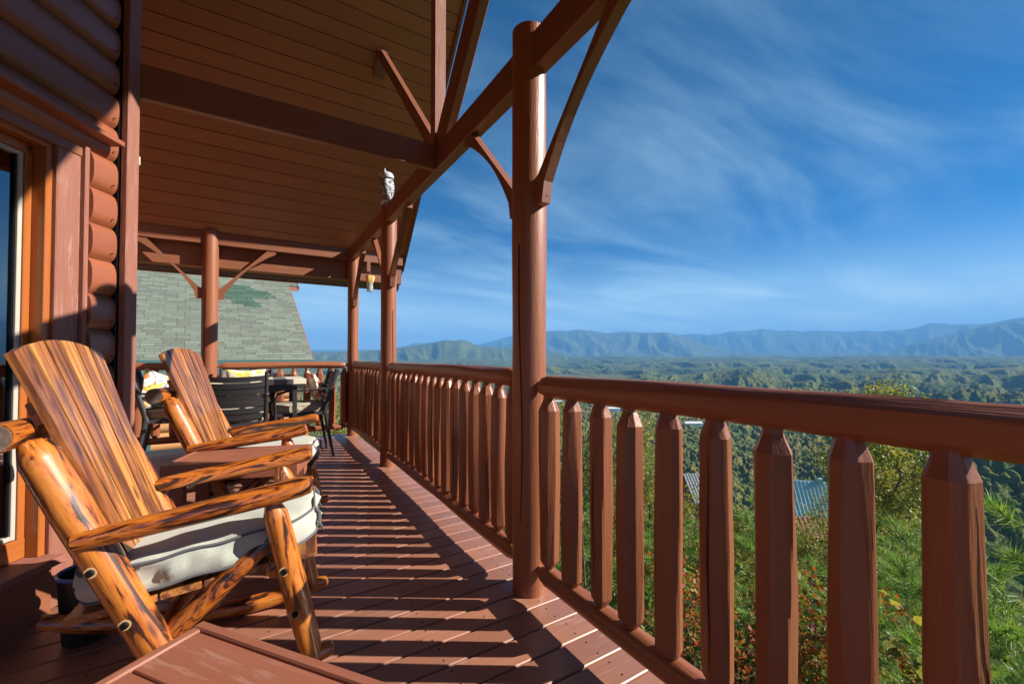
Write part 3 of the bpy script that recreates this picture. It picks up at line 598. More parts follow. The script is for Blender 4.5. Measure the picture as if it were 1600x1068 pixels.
# ------------------------------------------------------------------ dining set
def dining_chair(label,O,rot,seed):
    t=thing('dining_chair',label,'dining chair',(O[0],O[1],0),rot,'slatted metal dining chairs'); hw=.27; mt=M_alum
    def sq(mb,P,w=.034,h=.022): 
        for a,b in zip(P,P[1:]): prism(mb,a,b,w,h,(0,1,0),.003)
    for s in(-1,1):
        m=MB(); log(m,[(-.34,s*hw,0),(-.305,s*hw,.18),(-.27,s*hw,.38),(-.25,s*hw,.52)],[.014,.017,.02,.021],seg=10,wob=0); m.build('leg',mt,t)
        m=MB(); log(m,[(.27,s*hw,0),(.26,s*hw,.25),(.255,s*hw,.52)],[.014,.017,.019],seg=10,wob=0); m.build('leg',mt,t)
        m=MB(); log(m,[(.255,s*hw,.52),(.262,s*hw,.66),(.235,s*hw,.735),(.15,s*hw,.765),(-.1,s*hw,.775),(-.345,s*hw,.79)],[.018,.017,.017,.017,.016,.014],seg=10,wob=0,squash=(1.25,.8)); m.build('armrest',mt,t)
        m=MB(); log(m,[(-.24,s*hw,.50),(-.265,s*hw,.62),(-.33,s*hw,.85),(-.37,s*hw,1.005)],[.024,.021,.02,.019],seg=10,wob=0,dome=False,squash=(.9,1.1)); m.build('back_post',mt,t)
    m=MB(); n=7
    for k in range(n):
        z=.585+k*.0605; x=-.25-.30*(z-.55)
        N=10; 
        V=[];F=[];Gd=[]
        for i in range(N+1):
            e=-1+2*i/N; xx=x-.045*(1-e*e); y=e*(hw-.012); zz=z-.012*(1-e*e)
            for (a,b) in((-.006,-.025),(.006,-.025),(.006,.025),(-.006,.025)): V.append((xx+a-.3*b,y,zz+b))
        for i in range(N):
            for q in range(4): F.append((i*4+q,i*4+(q+1)%4,i*4+4+(q+1)%4,i*4+4+q))
        m.add(V,F)
    m.build('back_slats',mt,t,smooth=True,sharp=30)
    m=MB(); prism(m,(-.27,-hw,.505),(.27,-hw,.505),.024,.04,(0,0,1)); prism(m,(-.27,hw,.505),(.27,hw,.505),.024,.04,(0,0,1)); prism(m,(.26,-hw,.505),(.26,hw,.505),.024,.04,(0,0,1)); prism(m,(-.26,-hw,.505),(-.26,hw,.505),.024,.04,(0,0,1))
    for k in range(5): prism(m,(-.26,-.2+k*.1,.515),(.26,-.2+k*.1,.515),.05,.01,(0,0,1),0)
    m.build('seat_frame',mt,t)
    m=MB(); e1,e2=cushion(m,.54,.52,.075,.02,.003,seed); o=m.build('seat_cushion',M_beige,t,sharp=80); o.location=(.01,0,.565)
    m=MB(); tube(m,e1,.004,6); tube(m,e2,.004,6); m.build('piping',plain('beige_piping',(.35,.29,.21),.8),o)
    return t
dining_chair('charcoal slatted dining chair at the left end of the table holding the fish pillow',(-.70,5.68),R(4),1)
dining_chair('charcoal slatted dining chair seen from behind in front of the table',(-.19,5.03),R(90),2)
dining_chair('charcoal slatted dining chair at the right of the table holding the orange pillow',(.43,5.53),R(180),3)
dining_chair('charcoal slatted dining chair beyond the table holding the yellow pillow',(-.11,5.98),R(-90),4)
def patterned(name,cols,sc=14):
    m,nt,b=mat(name); v=mapped(nt,(1,1,1),None); n=noise(nt,v,sc,3,.5,1.6); r=nt.nodes.new('ShaderNodeValToRGB'); cr=r.color_ramp; cr.interpolation='CONSTANT'
    while len(cr.elements)<len(cols): cr.elements.new(.5)
    for e,(p,c) in zip(cr.elements,cols): e.position=p; e.color=(*c,1)
    nt.links.new(n,r.inputs[0]); nt.links.new(r.outputs[0],b.inputs['Base Color']); b.inputs['Roughness'].default_value=.9; return m
def pillow(label,loc,rot,size,m_):
    mb=MB(); n=22; V=[];F=[]; L=size; rg=np.random.default_rng(int(abs(loc[0])*1000))
    for sgn in(1,-1):
        for i in range(n+1):
            for j in range(n+1):
                u=-1+2*i/n; v=-1+2*j/n; th=(max(0,(1-u**2))*max(0,(1-v**2)))**.42; k=1-.10*(1-abs(u*v))*max(abs(u),abs(v))
                V.append((u*L/2*k,v*L/2*k,sgn*(.065*th+.004*math.sin(9*u+3)*math.sin(8*v))))
    for b in(0,(n+1)**2):
        for i in range(n):
            for j in range(n): a=b+i*(n+1)+j; F.append((a,a+1,a+n+2,a+n+1))
    mb.add(V,F); o=mb.build('throw_pillow',m_,None,sharp=80); o.location=loc; o.rotation_euler=rot; tag(o,label,'pillow'); return o
pillow('fish patterned pillow in orange, green and white leaning on the left dining chair',(-.86,5.62,.79),(R(84),R(16),R(52)),.40,patterned('fish_print',[(0,(.10,.12,.18)),(.40,(.62,.60,.52)),(.46,(.75,.72,.62)),(.52,(.60,.16,.05)),(.565,(.55,.50,.08)),(.61,(.30,.38,.06)),(.66,(.7,.68,.6))],6))
pillow('coral orange and white pillow leaning on the right dining chair',(.59,5.50,.79),(R(90),R(0),R(0)),.36,patterned('coral_print',[(0,(.62,.55,.48)),(.44,(.70,.62,.55)),(.48,(.62,.14,.07)),(.6,(.60,.25,.14)),(.66,(.7,.66,.6))],9)).rotation_euler=(R(0),R(72),R(4))
pillow('yellow and white leaf patterned pillow on the dining chair beyond the table',(-.11,6.12,.79),(R(76),0,0),.42,patterned('yellow_print',[(0,(.68,.66,.55)),(.44,(.72,.70,.60)),(.48,(.62,.50,.06)),(.56,(.35,.36,.05)),(.60,(.72,.70,.6))],9))
def dining_table():
    t=thing('dining_table','charcoal metal dining table with pale stone tile top behind the rocking chairs','table',(-.04,5.5,0)); x0,x1,y0,y1=-.50,.51,-.36,.36
    tm=[plain('pale_tile',(.66,.60,.46),.35,0,.5,.2,14),plain('dark_tile',(.12,.12,.11),.35,0,.5,.2,14)]
    cols=[tm[0],tm[0],tm[1],tm[0]]
    m=MB(); box(m,x0,x1,y0+.006,y1-.006,.830,.848,.003,'x'); m.build('rim',M_alum,t)
    k=0; xs=[-.50,-.25,-.02,.20,.32,.51]; mm=[tm[0],tm[1],tm[0],tm[1],tm[0]]
    for i in range(5):
        m=MB(); box(m,xs[i]+.002,xs[i+1]-.002,y0-.004,y1+.004,.850,.905,.003,'x'); m.build('tile',mm[i],t)
    for a in(x0+.10,x1-.11):
        for b in(y0+.07,y1-.07): m=MB(); box(m,a-.022,a+.022,b-.022,b+.022,0,.829,.003); m.build('leg',M_alum,t)
    m=MB()
    for b in(y0+.06,y1-.06): box(m,x0+.08,x1-.09,b-.01,b+.01,.78,.828,.002,'x')
    m.build('apron',M_alum,t)
dining_table()
# ------------------------------------------------------------------ owl, hanging jar, bucket
def owl():
    t=thing('owl_figurine','grey speckled owl figurine perched on top of the second round post','figurine',(1.165,4.47,2.757),R(150))
    m_,nt,b=mat('grey_owl_plumage'); v=mapped(nt,(1,1,1.0),None); vo=nd(nt,'ShaderNodeTexVoronoi',i_Scale=42.); nt.links.new(v,vo.inputs['Vector']); c=ramp(nt,vo.outputs['Distance'],[(.1,(.60,.60,.62)),(.45,(.35,.35,.37)),(.7,(.06,.06,.07))]); nt.links.new(c,b.inputs['Base Color']); b.inputs['Roughness'].default_value=.6; bump(nt,b,vo.outputs['Distance'],.5,.01)
    g=plain('pale_grey_owl',(.50,.50,.52),.55)
    m=MB(); lathe(m,[(.02,.03),(.045,.045),(.060,.09),(.078,.15),(.082,.20),(.074,.245),(.062,.265)],seg=28,sx=.9,sy=1.05); m.build('body',m_,t)
    m=MB(); lathe(m,[(.062,.27),(.068,.285),(.066,.315),(.055,.335),(.034,.348),(.01,.352)],seg=28); h=m.build('head',g,t)
    m=MB()
    for y in(-.042,.042): log(m,[(.01,y,.325),(.012,y*1.25,.352),(.012,y*1.3,.372)],[.018,.010,.003],seg=8,wob=0)
    m.build('ear_tuft',g,h)
    m=MB()
    for y in(-.024,.024): lathe(m,[(.003,0),(.016,.001),(.016,.006),(.006,.009)],c=(0,y,0),seg=14)
    o=m.build('eye',plain('yellow_eye',(.6,.45,.05),.3),h); o.rotation_euler=(0,R(90),0); o.location=(.062,0,.312)
    m=MB(); log(m,[(.062,0,.303),(.082,0,.288),(.082,0,.276)],[.010,.006,.002],seg=8,wob=0); m.build('beak',M_bolt,h)
    m=MB(); tube(m,[(.066*math.cos(a),.066*math.sin(a),.268-.012*math.cos(a)) for a in np.linspace(0,6.283,30)],.0045,6); m.build('neck_band',M_bolt,t)
    for s in(-1,1):
        m=MB(); log(m,[(-.01,s*.070,.245),(-.02,s*.082,.18),(-.03,s*.070,.10),(-.045,s*.04,.035)],[.024,.034,.028,.008],seg=12,wob=.02,squash=(1,.5)); m.build('wing',m_,t)
        m=MB()
        for q in(-.018,0,.018): log(m,[(.02,s*.03+q*.5,.04),(.045,s*.03+q,.012),(.065,s*.03+q*1.2,.004)],[.010,.007,.003],seg=7,wob=0)
        m.build('foot',g,t)
    m=MB(); plate(m,[(-.04,-.03,.06),(-.04,.03,.06),(-.085,.022,-.02),(-.085,-.022,-.02)],(1,0,0),.012); m.build('tail',m_,t)
owl()
def jar():
    t=thing('hanging_jar','clear jar feeder with yellow flower cap hanging under the far beam','bird feeder',(1.43,6.44,2.12))
    m=MB(); lathe(m,[(.035,0),(.045,.006),(.046,.03),(.044,.10),(.040,.13)],seg=20); gl,nt,b=mat('jar_glass'); b.inputs['Base Color'].default_value=(.8,.85,.85,1); b.inputs['Roughness'].default_value=.08; b.inputs['Transmission Weight'].default_value=.7; m.build('jar',gl,t)
    m=MB(); V=[]; lathe(m,[(.042,.13),(.055,.15),(.07,.20),(.074,.235),(.05,.24)],seg=6); m.build('flower_cap',plain('yellow_plastic',(.75,.50,.14),.5),t)
    m=MB(); lathe(m,[(.036,.03),(.038,.05),(.036,.09)],seg=16); m.build('nectar',plain('pale_filling',(.5,.42,.25),.4),t)
    m=MB(); tube(m,[(0,0,.24),(0,0,.445)],.003,6); prism(m,(-.02,0,.30),(-.02,0,.445),.05,.012,(0,1,0),.001); m.build('hanger',M_beam,t)
jar()
def bucket():
    t=thing('metal_bucket','dark bucket with blue rim on the deck behind the front rocking chair','bucket',(-.585,2.40,0))
    m=MB(); lathe(m,[(.07,0.001),(.075,.01),(.092,.27),(.086,.27),(.07,.03)],seg=36); m.build('body',plain('dark_bucket',(.03,.03,.035),.3,.3),t)
    m=MB(); tube(m,[(.092*math.cos(a),.092*math.sin(a),.273) for a in np.linspace(0,6.283,40)],.007,8); m.build('rim',plain('blue_enamel',(.10,.14,.38),.2),t)
    m=MB(); tube(m,[(.095*math.cos(a),.02,.262-.14*math.sin(a)) for a in np.linspace(0,math.pi,20)],.003,6); m.build('handle',M_bolt,t)
bucket()
# ------------------------------------------------------------------ neighbour cabin
CP,SP=math.cos(PSI),math.sin(PSI)
def c2w(xr,D): return np.array((xr*CP+D*SP,-xr*SP+D*CP))
def neighbour():
    t=thing('neighbour_cabin','neighbouring log cabin with a weathered green shingle roof patched darker near the top','cabin')
    PH=R(38); D0=12.5; E0=c2w(-.475*D0,D0); e3=np.array((*(c2w(math.cos(PH),math.sin(PH))),0.)); r3=np.array((*(c2w(-math.sin(PH),math.cos(PH))),0.)); z0=1.06; sl=.72
    P=lambda a,b,dz=0: np.array((E0[0],E0[1],z0))+e3*a+r3*b+np.array((0,0,b*sl+dz))
    d=math.hypot(1,sl); nz=np.cross(e3,(r3+np.array((0,0,sl)))/d)
    def sheet(name,a0,a1,b0,b1,m,off=0,poly=None,th=.05):
        pts=poly or [(a0,b0),(a1,b0),(a1,b1),(a0,b1)]
        V=[P(a,b)+nz*off for a,b in pts]; k=len(V); V+= [v-nz*th for v in V]; F=[tuple(range(k)),tuple(range(2*k-1,k-1,-1))]+[(i,(i+1)%k,k+(i+1)%k,k+i) for i in range(k)]
        me=bpy.data.meshes.new(name); me.from_pydata([tuple(v) for v in V],[],F); uv=me.uv_layers.new(name='UVMap')
        for p in me.polygons:
            for li in p.loop_indices:
                a,b=pts[me.loops[li].vertex_index%k]; uv.data[li].uv=(a+50,b*d+50)
        me.materials.append(m); o=bpy.data.objects.new(name,me); COL.objects.link(o); o.parent=t; return o
    bj=3.79
    sheet('roof',-16,0,0,9,M_shing,0,[(-16,0),(0,0),(0,bj),(.30,bj),(.30,8),(-16,8)])
    # replaced shingles: ragged patch following the courses
    rows=[(3.47,-1.86,-1.25),(3.35,-1.96,-1.16),(3.23,-2.02,-.73),(3.12,-2.08,-.66),(3.00,-2.15,-.52),(2.89,-2.09,-.79),(2.77,-2.01,-1.25),(2.65,-1.85,-1.19),(2.54,-1.84,-1.07),(2.43,-1.52,-1.03)]
    pr=[]; hh=.058
    for b,a0,a1 in rows: pr+=[(a1,b+hh),(a1,b-hh)]
    for b,a0,a1 in rows[::-1]: pr+=[(a0,b-hh),(a0,b+hh)]
    sheet('replaced_shingles',0,0,0,0,M_shingd,.006,pr,.004)
    m=MB(); prism(m,P(-16,-.06,-.02),P(.12,-.06,-.02),.11,.12,(0,0,1),.01); m.build('gutter',M_teal,t)
    m=MB(); prism(m,P(.33,bj-.01,-.10),P(.33,8,-.10),.03,.16,(0,0,1),.003); prism(m,P(.02,.0,-.09),P(.02,bj,-.09),.03,.10,(0,0,1),.003); prism(m,P(-.05,bj,-.12),P(.33,bj,-.12),.03,.14,(0,0,1),.003); m.build('rake_board',M_trim,t)
    m=MB(); zz=-4.2
    while zz<.72: 
        q=np.array((E0[0],E0[1],0)); log(m,[q+e3*-.5+r3*.5+np.array((0,0,zz)),q+e3*-16+r3*.5+np.array((0,0,zz))],.125,seg=12,step=2,wob=.01); log(m,[q+e3*-.5+r3*.5+np.array((0,0,zz)),q+e3*-.5+r3*9+np.array((0,0,zz))],.125,seg=12,step=2,wob=.01); zz+=.235
    m.build('log_wall',M_natlog,t)
    q=np.array((E0[0],E0[1],0))
    for a,w_,zl,zh in((-4.2,1.0,-1.6,.2),(-7.2,1.0,-1.6,.2)):
        m=MB(); c=q+e3*a+r3*.33
        prism(m,c-e3*w_/2+np.array((0,0,zl)),c-e3*w_/2+np.array((0,0,zh)),.09,.08,tuple(r3)); prism(m,c+e3*w_/2+np.array((0,0,zl)),c+e3*w_/2+np.array((0,0,zh)),.09,.08,tuple(r3)); prism(m,c-e3*(w_/2-.05)+np.array((0,0,zh-.04)),c+e3*(w_/2-.05)+np.array((0,0,zh-.04)),.078,.08); prism(m,c-e3*(w_/2-.05)+np.array((0,0,zl+.04)),c+e3*(w_/2-.05)+np.array((0,0,zl+.04)),.078,.08)
        o=m.build('window',M_teal,t); m=MB(); prism(m,c-e3*(w_/2-.05)+r3*.02+np.array((0,0,(zl+zh)/2)),c+e3*(w_/2-.05)+r3*.02+np.array((0,0,(zl+zh)/2)),.01,zh-zl-.1,(0,0,1),0); m.build('pane',M_bolt,o)
neighbour()
# ------------------------------------------------------------------ terrain
def hsh(x,y,s=0):
    n=(x.astype(np.int64)*374761393+y.astype(np.int64)*668265263+s*974634777)&0xffffffff
    n=((n^(n>>13))*1274126177)&0xffffffff; return ((n^(n>>16))&0xffffff)/16777215.0
def vn(x,y,s=0):
    xi=np.floor(x);yi=np.floor(y);fx=x-xi;fy=y-yi; fx=fx*fx*(3-2*fx);fy=fy*fy*(3-2*fy)
    return (hsh(xi,yi,s)*(1-fx)+hsh(xi+1,yi,s)*fx)*(1-fy)+(hsh(xi,yi+1,s)*(1-fx)+hsh(xi+1,yi+1,s)*fx)*fy
def fbm(x,y,o=4,s=0):
    a=.5;t=0
    for k in range(o): t=t+a*vn(x,y,s+k*17); x=x*2.03+13.1;y=y*2.03+7.7;a*=.5
    return t/(1-.5**o)
def worley(x,y,s=0):
    xi=np.floor(x);yi=np.floor(y); d=np.full(x.shape,9.); idv=np.zeros(x.shape)
    for i in(-1,0,1):
        for j in(-1,0,1):
            cx=xi+i;cy=yi+j; px=cx+hsh(cx,cy,s);py=cy+hsh(cx,cy,s+5); q=(x-px)**2+(y-py)**2; m=q<d; d=np.where(m,q,d); idv=np.where(m,hsh(cx,cy,s+9),idv)
    return np.sqrt(d),idv
def curve(pts):
    px=np.array([p[0] for p in pts],float); py=np.array([p[1] for p in pts],float)
    return px,(557-py)/655.
RB=curve([(-900,540),(200,545),(485,547),(560,546),(600,547),(625,543),(648,536),(678,534.5),(700,536),(735,541),(770,533),(797,525),(850,517),(880,517),(949,521),(975,517),(1000,519.3),(1042,521),(1063,522.8),(1084,521.6),(1110,523),(1128,521),(1144,517),(1168,517),(1192,513.5),(1220,517),(1237,515.6),(1255,518.5),(1270,516),(1298,517),(1324,518.5),(1353,516),(1370,517.5),(1415,515),(1434,512),(1453,505),(1472,504.7),(1493,506.6),(1526,506.6),(1552,504),(1576,499),(1600,495.4),(1700,488),(1900,480),(2600,470)])
RA=curve([(-900,556),(700,552),(790,540),(830,524),(850,518.3),(870,516.6),(888,516.8),(903,514.8),(924,516.5),(949,521),(1000,520),(1042,519.3),(1060,523),(1085,532),(1110,540),(1139,549),(1200,551),(1330,552),(1390,548),(1424,538),(1469,527),(1505,517),(1540,509),(1570,503),(1600,498),(1700,488),(2600,475)])
RM=curve([(-900,556),(400,554),(560,549),(600,547),(625,543.5),(645,541),(670,537),(683,534),(695,532),(704,532.6),(711,533),(722,531),(730,533),(736,536),(752,542),(785,543.5),(815,547),(851,552),(900,556),(2600,556)])
def terrain_h(r,a,det=True):
    """r distance, a azimuth from the camera's heading; returns height and forest mask"""
    ca=np.maximum(np.cos(a),.25); px=800+655*np.tan(np.clip(a,-1.15,1.15)); x=r*np.sin(a); y=r*np.cos(a)
    D=r*ca
    near=-4.2-.50*np.maximum(r-3,0)+ (fbm(x/30,y/30,3,3)-.5)*6*np.clip(r/60,0,1)
    valley=-152+6*fbm(x/200,y/200,3,5)
    base=np.maximum(near,valley)
    w=np.clip((r-300)/200,0,1)
    # spur on the right side of the view, in shade
    sp=-150+ 85*np.exp(-((a-R(49))/R(9))**2)*np.exp(-((r-620)/230)**2); base=np.maximum(base,sp)
    hills=-150-55*np.clip((r-1150)/500,0,1)+70*np.clip((r-2500)/6000,0,1)
    wob=(fbm(px/90+r/1800,r/700,3,70)-.5)
    for n_,(r0,k0,am) in enumerate(((1500,.098,.34),(2050,.066,.42),(2700,.045,.42),(3500,.029,.42),(4400,.0175,.45),(5600,.0080,.7),(7300,.000,0))):
        rc=r0*(1+.16*(fbm(px/170.,px*0+n_*3.1,3,120+n_)-.5)); kk=k0*(1+am*2.0*(fbm(px/105.+n_*7,px*0+n_,4,140+n_)-.47)) if am else k0-.006*(fbm(px/60.,px*0,3,171)-.5)
        Hc=1.15-kk*rc*ca; q=(r-rc)/(.115*r0); f=np.exp(-np.abs(q)**1.5*1.1)
        sp_=1-np.abs(2*fbm(px/62.+wob*2.2+n_*5+r/900.,r/420.,5,160+n_)-1)
        b0=-150-55*np.clip((rc-1150)/500,0,1); hh=b0+(Hc-b0)*f+(sp_-.8)*np.minimum(150,40+.045*rc)*np.sqrt(f)*np.clip(np.abs(q)*2.2,0,1)*np.where(q<0,1,.6)
        hills=np.maximum(hills,hh)
    base=np.maximum(base,np.where(r>1000,hills*np.clip((r-1000)/400,0,1)+(1-np.clip((r-1000)/400,0,1))*-150,-999))
    # no hill may rise over the level of the far plateau edge
    cap=1.15+D*.0075+(fbm(px/37,px*0+2,3,77)-.5)*D*.006; over=base-(cap-26); base=np.where((r>1200)&(over>0),cap-26*np.exp(-np.maximum(over,0)/26),base)
    def ridge(cv,r0,wd,s,rough):
        k=np.interp(px,cv[0],cv[1]); H=1.15+k*r0*ca+(fbm(px/9.,px*0+s,3,s)-.5)*9
        q=(r-r0)/wd
        sx=px/60.; wq=(fbm(px/70,r/2500,2,s+8)-.5)*1.3; spur=.68*(1-np.abs(2*fbm(sx*.8+wq+r/5200,r/3600,3,s+3)-1))+.32*(1-np.abs(2*fbm(px/26.+wq,r/2000,3,s+5)-1))
        f=np.where(q<0,np.exp(-(np.abs(q)*1.55)**1.35),np.exp(-(q*2.2)**2))
        b0=-330.; det=(spur-.82)*rough*1.05*np.sqrt(np.clip(f,0,1))*np.clip(-q*4,0,1)
        return b0+(H-b0)*f+det*(H-b0)
    h=base
    for cv,r0,wd,s,rg_ in((RM,6900,2300,41,.55),(RA,12500,2900,51,.62),(RB,17500,3600,61,.55)):
        k=np.interp(px,cv[0],cv[1]); hh=ridge(cv,r0,wd,s,rg_); h=np.where(k>.0035,np.maximum(h,hh),h)
    return h,x,y,px
def build_terrain():
    A=np.concatenate([np.radians(np.arange(-180,-50,3.0)),np.radians(np.arange(-50,-32,.5)),np.radians(np.arange(-32,57,.10)),np.radians(np.arange(57,75,.6)),np.radians(np.arange(75,181,3.0))])
    Rr=np.concatenate([np.geomspace(1.0,300,70,endpoint=False),np.geomspace(300,1000,300,endpoint=False),np.geomspace(1000,9000,760,endpoint=False),np.geomspace(9000,21000,190)])
    a,r=np.meshgrid(A,Rr); h,x,y,px=terrain_h(r,a)
    # fields in the valley
    def ell(pxc,k,wp_,dr):
        rr=151/k; ac=math.atan((pxc-800)/655); return np.exp(-(((a-ac)/wp_)**2+((r*np.cos(ac)-rr)/dr)**2)**2)
    fld=ell(1085,.148,.075,70)+ell(1375,.190,.10,40)+ell(1000,.128,.05,60)*.8+ell(1480,.205,.07,30)+ell(960,.14,.03,50)
    fld=np.clip(fld,0,1)
    forest=np.clip((r-120)/150,0,1)*(1-np.clip(fld*1.6,0,1))
    xq=x+7*(fbm(x/19,y/19,2,201)-.5)*2; yq=y+7*(fbm(x/19+9,y/19,2,202)-.5)*2; w1,id1=worley(xq/11,yq/11,1); w5,id5=worley(xq/6.5,yq/6.5,6); sel=fbm(x/70,y/70,2,203)>.5; w1=np.where(sel,w1,w5); id1=np.where(sel,id1,id5); crown=np.clip(1-w1*w1*1.3,0,1); w3,_=worley(x/34,y/34,4)
    w2,_=worley(x/3.4,y/3.4,11); lod=np.clip(1.15-r/11000,.45,1); crown=crown*.78+(1-w2)*.30*np.clip(1.6-r/2200,0,1)
    hb=h+forest*(crown*9.0*(.45+1.1*id1)*lod+fbm(x/160,y/160,3,8)*10)
    V=np.stack([x*CP+y*SP,-x*SP+y*CP,hb],-1).reshape(-1,3)
    nA=len(A);nR=len(Rr); i,j=np.meshgrid(np.arange(nR-1),np.arange(nA-1),indexing='ij'); b=(i*nA+j).ravel(); F=np.stack([b,b+1,b+nA+1,b+nA],-1)
    # cover attributes: x = crown colour id, y = field, z = season patch
    m,nt,bs=mat('forest_and_fields')
    at=nd(nt,'ShaderNodeAttribute',attribute_name='cover'); sp=nd(nt,'ShaderNodeSeparateXYZ'); nt.links.new(at.outputs['Vector'],sp.inputs[0])
    c1=ramp(nt,sp.outputs[0],[(0,(.045,.074,.022)),(.35,(.075,.105,.028)),(.6,(.120,.130,.034)),(.8,(.165,.140,.038)),(.92,(.185,.10,.04)),(1,(.12,.09,.06))])
    c2=ramp(nt,sp.outputs[0],[(0,(.042,.070,.022)),(.6,(.085,.11,.028)),(1,(.15,.14,.04))])
    c=mixc(nt,sp.outputs[2],c2,c1); c=mixc(nt,sp.outputs[1],c,(.20,.25,.075))
    tc=nd(nt,'ShaderNodeTexCoord'); n=nd(nt,'ShaderNodeTexNoise',i_Scale=.28,i_Detail=4.); nt.links.new(tc.outputs['Object'],n.inputs['Vector'])
    c=mixc(nt,.85,c,mixc(nt,n.outputs[0],(.3,.3,.3),(1.7,1.7,1.7)),'MULTIPLY')
    nt.links.new(c,bs.inputs['Base Color']); bump(nt,bs,n.outputs[0],1.0,3.0); bs.inputs['Roughness'].default_value=.95; bs.inputs['Specular IOR Level'].default_value=.05
    me=fastmesh('terrain',V,F,m,True)
    cov=np.stack([np.clip(id1*.8+.2*fbm(x/90,y/90,2,91),0,1),np.clip(fld*1.5,0,1)*(.7+.3*fbm(x/20,y/20,3,4)),np.clip((fbm(x/260,y/260,4,14)-.36)*3.2,0,1)],-1).reshape(-1,3).astype(np.float32)
    at=me.attributes.new('cover','FLOAT_VECTOR','POINT'); at.data.foreach_set('vector',cov.ravel())
    o=bpy.data.objects.new('terrain',me); COL.objects.link(o); tag(o,kind='structure'); return o
TERR=build_terrain()
def gz(x,y):
    xr=x*CP-y*SP; D=x*SP+y*CP; h,_,_,_=terrain_h(np.array([math.hypot(xr,D)]),np.array([math.atan2(xr,D)])); return float(h[0])
# ------------------------------------------------------------------ trees
def limbs(seed,H,r0,n,spread=.42,lean=0.,up=.55,first=.28):
    """trunk polyline, limbs and twig tips"""
    rg=np.random.default_rng(seed); tr=[np.array((0,0,0.))]; 
    for k in range(7): tr.append(tr[-1]+np.array((rg.normal(0,.035)*H+lean*H/7,rg.normal(0,.035)*H,H/7)))
    br=[];tips=[]
    for k in range(n):
        f=first+(1-first)*((k+.5)/n); i=min(6,int(f*7)); q=f*7-i; p=tr[i]*(1-q)+tr[i+1]*q; az=k*2.399+rg.uniform(-.4,.4); L=H*spread*(1.05-f*.75)*rg.uniform(.75,1.2); el=up*rg.uniform(.5,1.3)+.3*f
        d=np.array((math.cos(az)*math.cos(el),math.sin(az)*math.cos(el),math.sin(el))); P=[p]
        for s in range(4): d=d+np.array((rg.normal(0,.16),rg.normal(0,.16),rg.normal(.02,.12))); d/=np.linalg.norm(d); P.append(P[-1]+d*L/4)
        br.append((P,r0*(1-f)*.55+r0*.06))
        for s in range(1,5):
            for _ in range(3):
                d2=d+rg.normal(0,.75,3); d2/=np.linalg.norm(d2); l2=L*rg.uniform(.14,.34); e=P[s]+d2*l2; br.append(([P[s],(P[s]+e)/2+rg.normal(0,.03*l2,3),e],r0*.05+.002)); tips.append((P[s],e))
    return tr,br,tips
def leafcloud(tips,seed,per,size,sig,asp=.6):
    rg=np.random.default_rng(seed); C=[]
    for p,e in tips:
        t=rg.uniform(.2,1.1,(per,1)); c=p*(1-t)+e*t+rg.normal(0,sig,(per,3)); C.append(c)
    C=np.concatenate(C); n=len(C); a=rg.normal(0,1,(n,3)); a[:,2]-=.3; a/=np.linalg.norm(a,axis=1,keepdims=True); b=rg.normal(0,1,(n,3)); b-=a*(a*b).sum(1,keepdims=True); b/=np.linalg.norm(b,axis=1,keepdims=True)
    nn=np.cross(a,b); s=size*rg.uniform(.6,1.25,(n,1)); 
    V=np.stack([C,C+a*s*.5+b*s*asp*.5+nn*s*.12,C+a*s,C+a*s*.5-b*s*asp*.5+nn*s*.12],1).reshape(-1,3); F=np.arange(4*n).reshape(-1,4); return V,F
def tree_meshes(name,seed,H,r0,n,per,size,sig,leafmat,**k):
    tr,br,tips=limbs(seed,H,r0,n,**k); mb=MB(); tube(mb,tr,[r0*(1-.12*i) for i in range(8)],10)
    for P,r in br: tube(mb,P,[r*(1-.8*i/(len(P)-1)) for i in range(len(P))],5)
    tm=mb.mesh('trunk',M_bark); V,F=leafcloud(tips,seed,per,size,sig); cm=fastmesh('crown',V,F,leafmat); return tm,cm
def plant(name,label,cat,px,D,ytop,meshes,H,group=None,rz=0,parts=('trunk','crown')):
    """stand a tree of modelled height H so its top reaches the given level; base stays on the slope"""
    xr=(px-800)/655*D; x,y=c2w(xr,D); z=1.15-(ytop-557)/655*D; g=gz(x,y)-.15; H=max(np.array([v.co.z for v in me.vertices]).max() for me in meshes[:1])*1.0 if len(meshes)==1 else float(np.percentile([v.co.z for v in meshes[1].vertices],99.5)); s=(z-g)/H
    t=thing(name,label,cat,(float(x),float(y),g),rz,group)
    for nm,me in zip(parts,meshes): inst(nm,me,t,scale=s)
    return t
DEC=[tree_meshes('dec',s,6.6,.085,18,66,.064,.13,M_leaf) for s in(31,32,33)]
DEC.append(tree_meshes('dec',38,6.6,.06,9,60,.064,.12,M_leaf,first=.72,spread=.30))
DEC2=tree_meshes('dec',35,6.6,.075,12,30,.08,.10,M_leafd,up=.7)
GT='trees on the slope below the deck'
dec=[('broad yellow green tree seen past the third baluster right of the thick post',925,12.5,650,0),
('yellow green tree behind the balusters just left of the grey roofed cabin',1000,12,668,1),
('leafy yellow green tree between the small grey and teal roofs',1150,13,800,2),
('tree with leafy top poking over the rail left of the two treetops',1255,11.5,600,3),
('tree with thin leafy top poking over the rail beside the bare snag',1318,12.5,604,3),
('bushy yellow green tree in front of the valley field at right',1405,10.5,735,2),
('yellow green tree low behind the rightmost balusters',1425,12.5,770,0),
('tree seen between the balusters right behind the thick near post',870,13,640,1),
('yellow green tree behind the corner post of the deck',535,13.5,630,2),
('yellow green bush low beyond the end railing',500,12.0,655,0),
('tree crown low beyond the middle railing',700,15,645,1),('small yellow green tree partly covering the teal roofed cabin',1218,17,765,1),('small yellow green tree partly covering the grey roofed cabin',1066,18,744,0),('thin leafy tree standing before the ridge of the teal roof',1286,19,752,0)]
